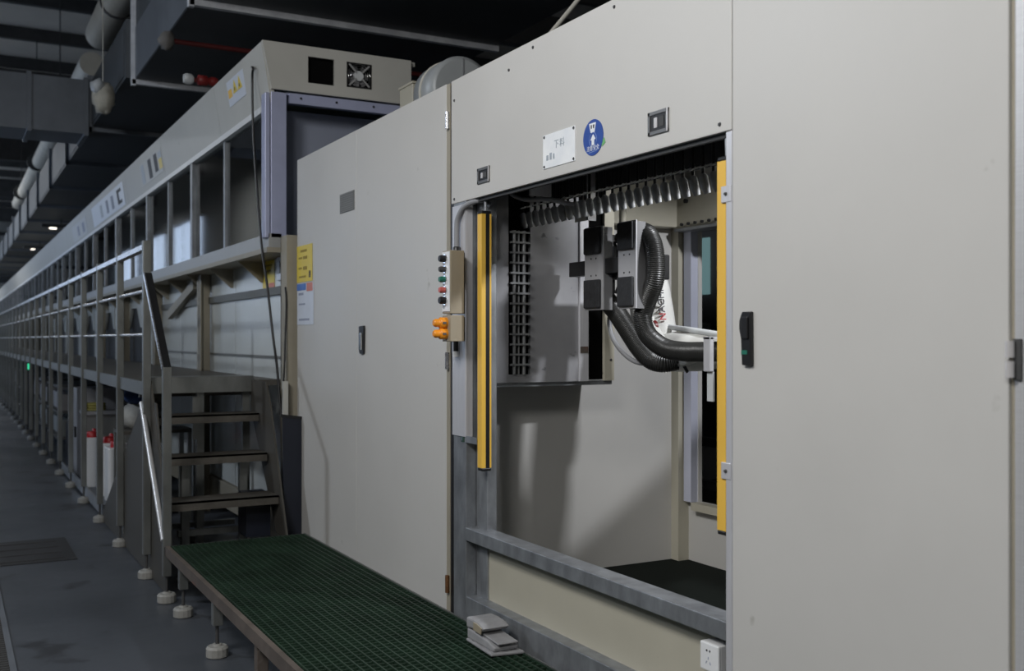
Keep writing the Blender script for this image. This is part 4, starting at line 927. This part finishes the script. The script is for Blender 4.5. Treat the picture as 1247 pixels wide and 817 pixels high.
B(0.004, 0.02, 1.438, 1.45, 0.27, 2.8).build('gap_strip', BEIGE, t)
for z in (1.556, 0.55, 2.55):
    for q in (z - 0.022, z + 0.022): MB().tube([(-0.016, 1.440, q - 0.018), (-0.016, 1.440, q + 0.018)], 0.010, 10).build('hinge', HINGEM, t)
    B(-0.010, -0.004, 1.418, 1.438, z - 0.045, z + 0.045).build('hinge_leaf', STEELD, t)
d2 = B(-0.006, 0.02, 0.3, 1.33, 0.27, 2.80).build('door', PAINT, t, 0.003)
t = thing('wall_socket', 'white surface socket box at the right end of the lower panel', 'socket', (0.02, 2.455, 0.585))
B(0.0, 0.06, 2.415, 2.501, 0.584, 0.670).build('back_box', mat('socket grey white', (0.55, 0.55, 0.55), 0.5), t, 0.003); f = B(-0.010, 0.0, 2.415, 2.501, 0.584, 0.670).build('faceplate', WHITE, t, 0.004)
for dy in (-0.007, 0.007): MB().lathe([(0.0035, 0), (0.003, -0.002)], (-0.010, 2.461 + dy, 0.647), 'x', 8).build('pin_hole', INK, f)
for (dy, dz, rot) in ((0.0, 0.018, 0), (-0.009, 0.004, 1), (0.009, 0.004, -1)):
    MB().bar((-0.0105, 2.461 + dy - 0.002 * rot, 0.606 + dz - 0.004), (-0.0105, 2.461 + dy + 0.002 * rot, 0.606 + dz + 0.004), 0.003, 0.001, (1, 0, 0)).build('pin_slot', INKB, f)
t = thing('foot_pedal', 'grey cast foot pedal switch lying on the green grating', 'pedal', (-0.12, 3.7, 0.357))
z = 0.357
MB().prism([(-0.185, 3.555), (-0.05, 3.53), (-0.045, 3.79), (-0.175, 3.80)], 'z', z, z + 0.012).build('base', GREYP, t, 0.004)
MB().prism([(3.80, z + 0.012), (3.565, z + 0.012), (3.56, z + 0.03), (3.62, z + 0.045), (3.80, z + 0.055)], 'x', -0.17, -0.06).build('body', GREYP, t, 0.006)
MB().prism([(3.80, z + 0.085), (3.80, z + 0.10), (3.74, z + 0.102), (3.68, z + 0.098), (3.64, z + 0.085), (3.66, z + 0.07), (3.80, z + 0.055)], 'x', -0.175, -0.055).build('guard', GREYP, t, 0.008)
MB().prism([(3.70, z + 0.052), (3.545, z + 0.043), (3.545, z + 0.050), (3.70, z + 0.060)], 'x', -0.16, -0.07).build('treadle', GREYP, t, 0.003)
MB().prism([(3.73, z + 0.062), (3.665, z + 0.058), (3.655, z + 0.085), (3.70, z + 0.094), (3.73, z + 0.094)], 'x', -0.178, -0.172).build('side_plate', BOXB, t, 0.002)
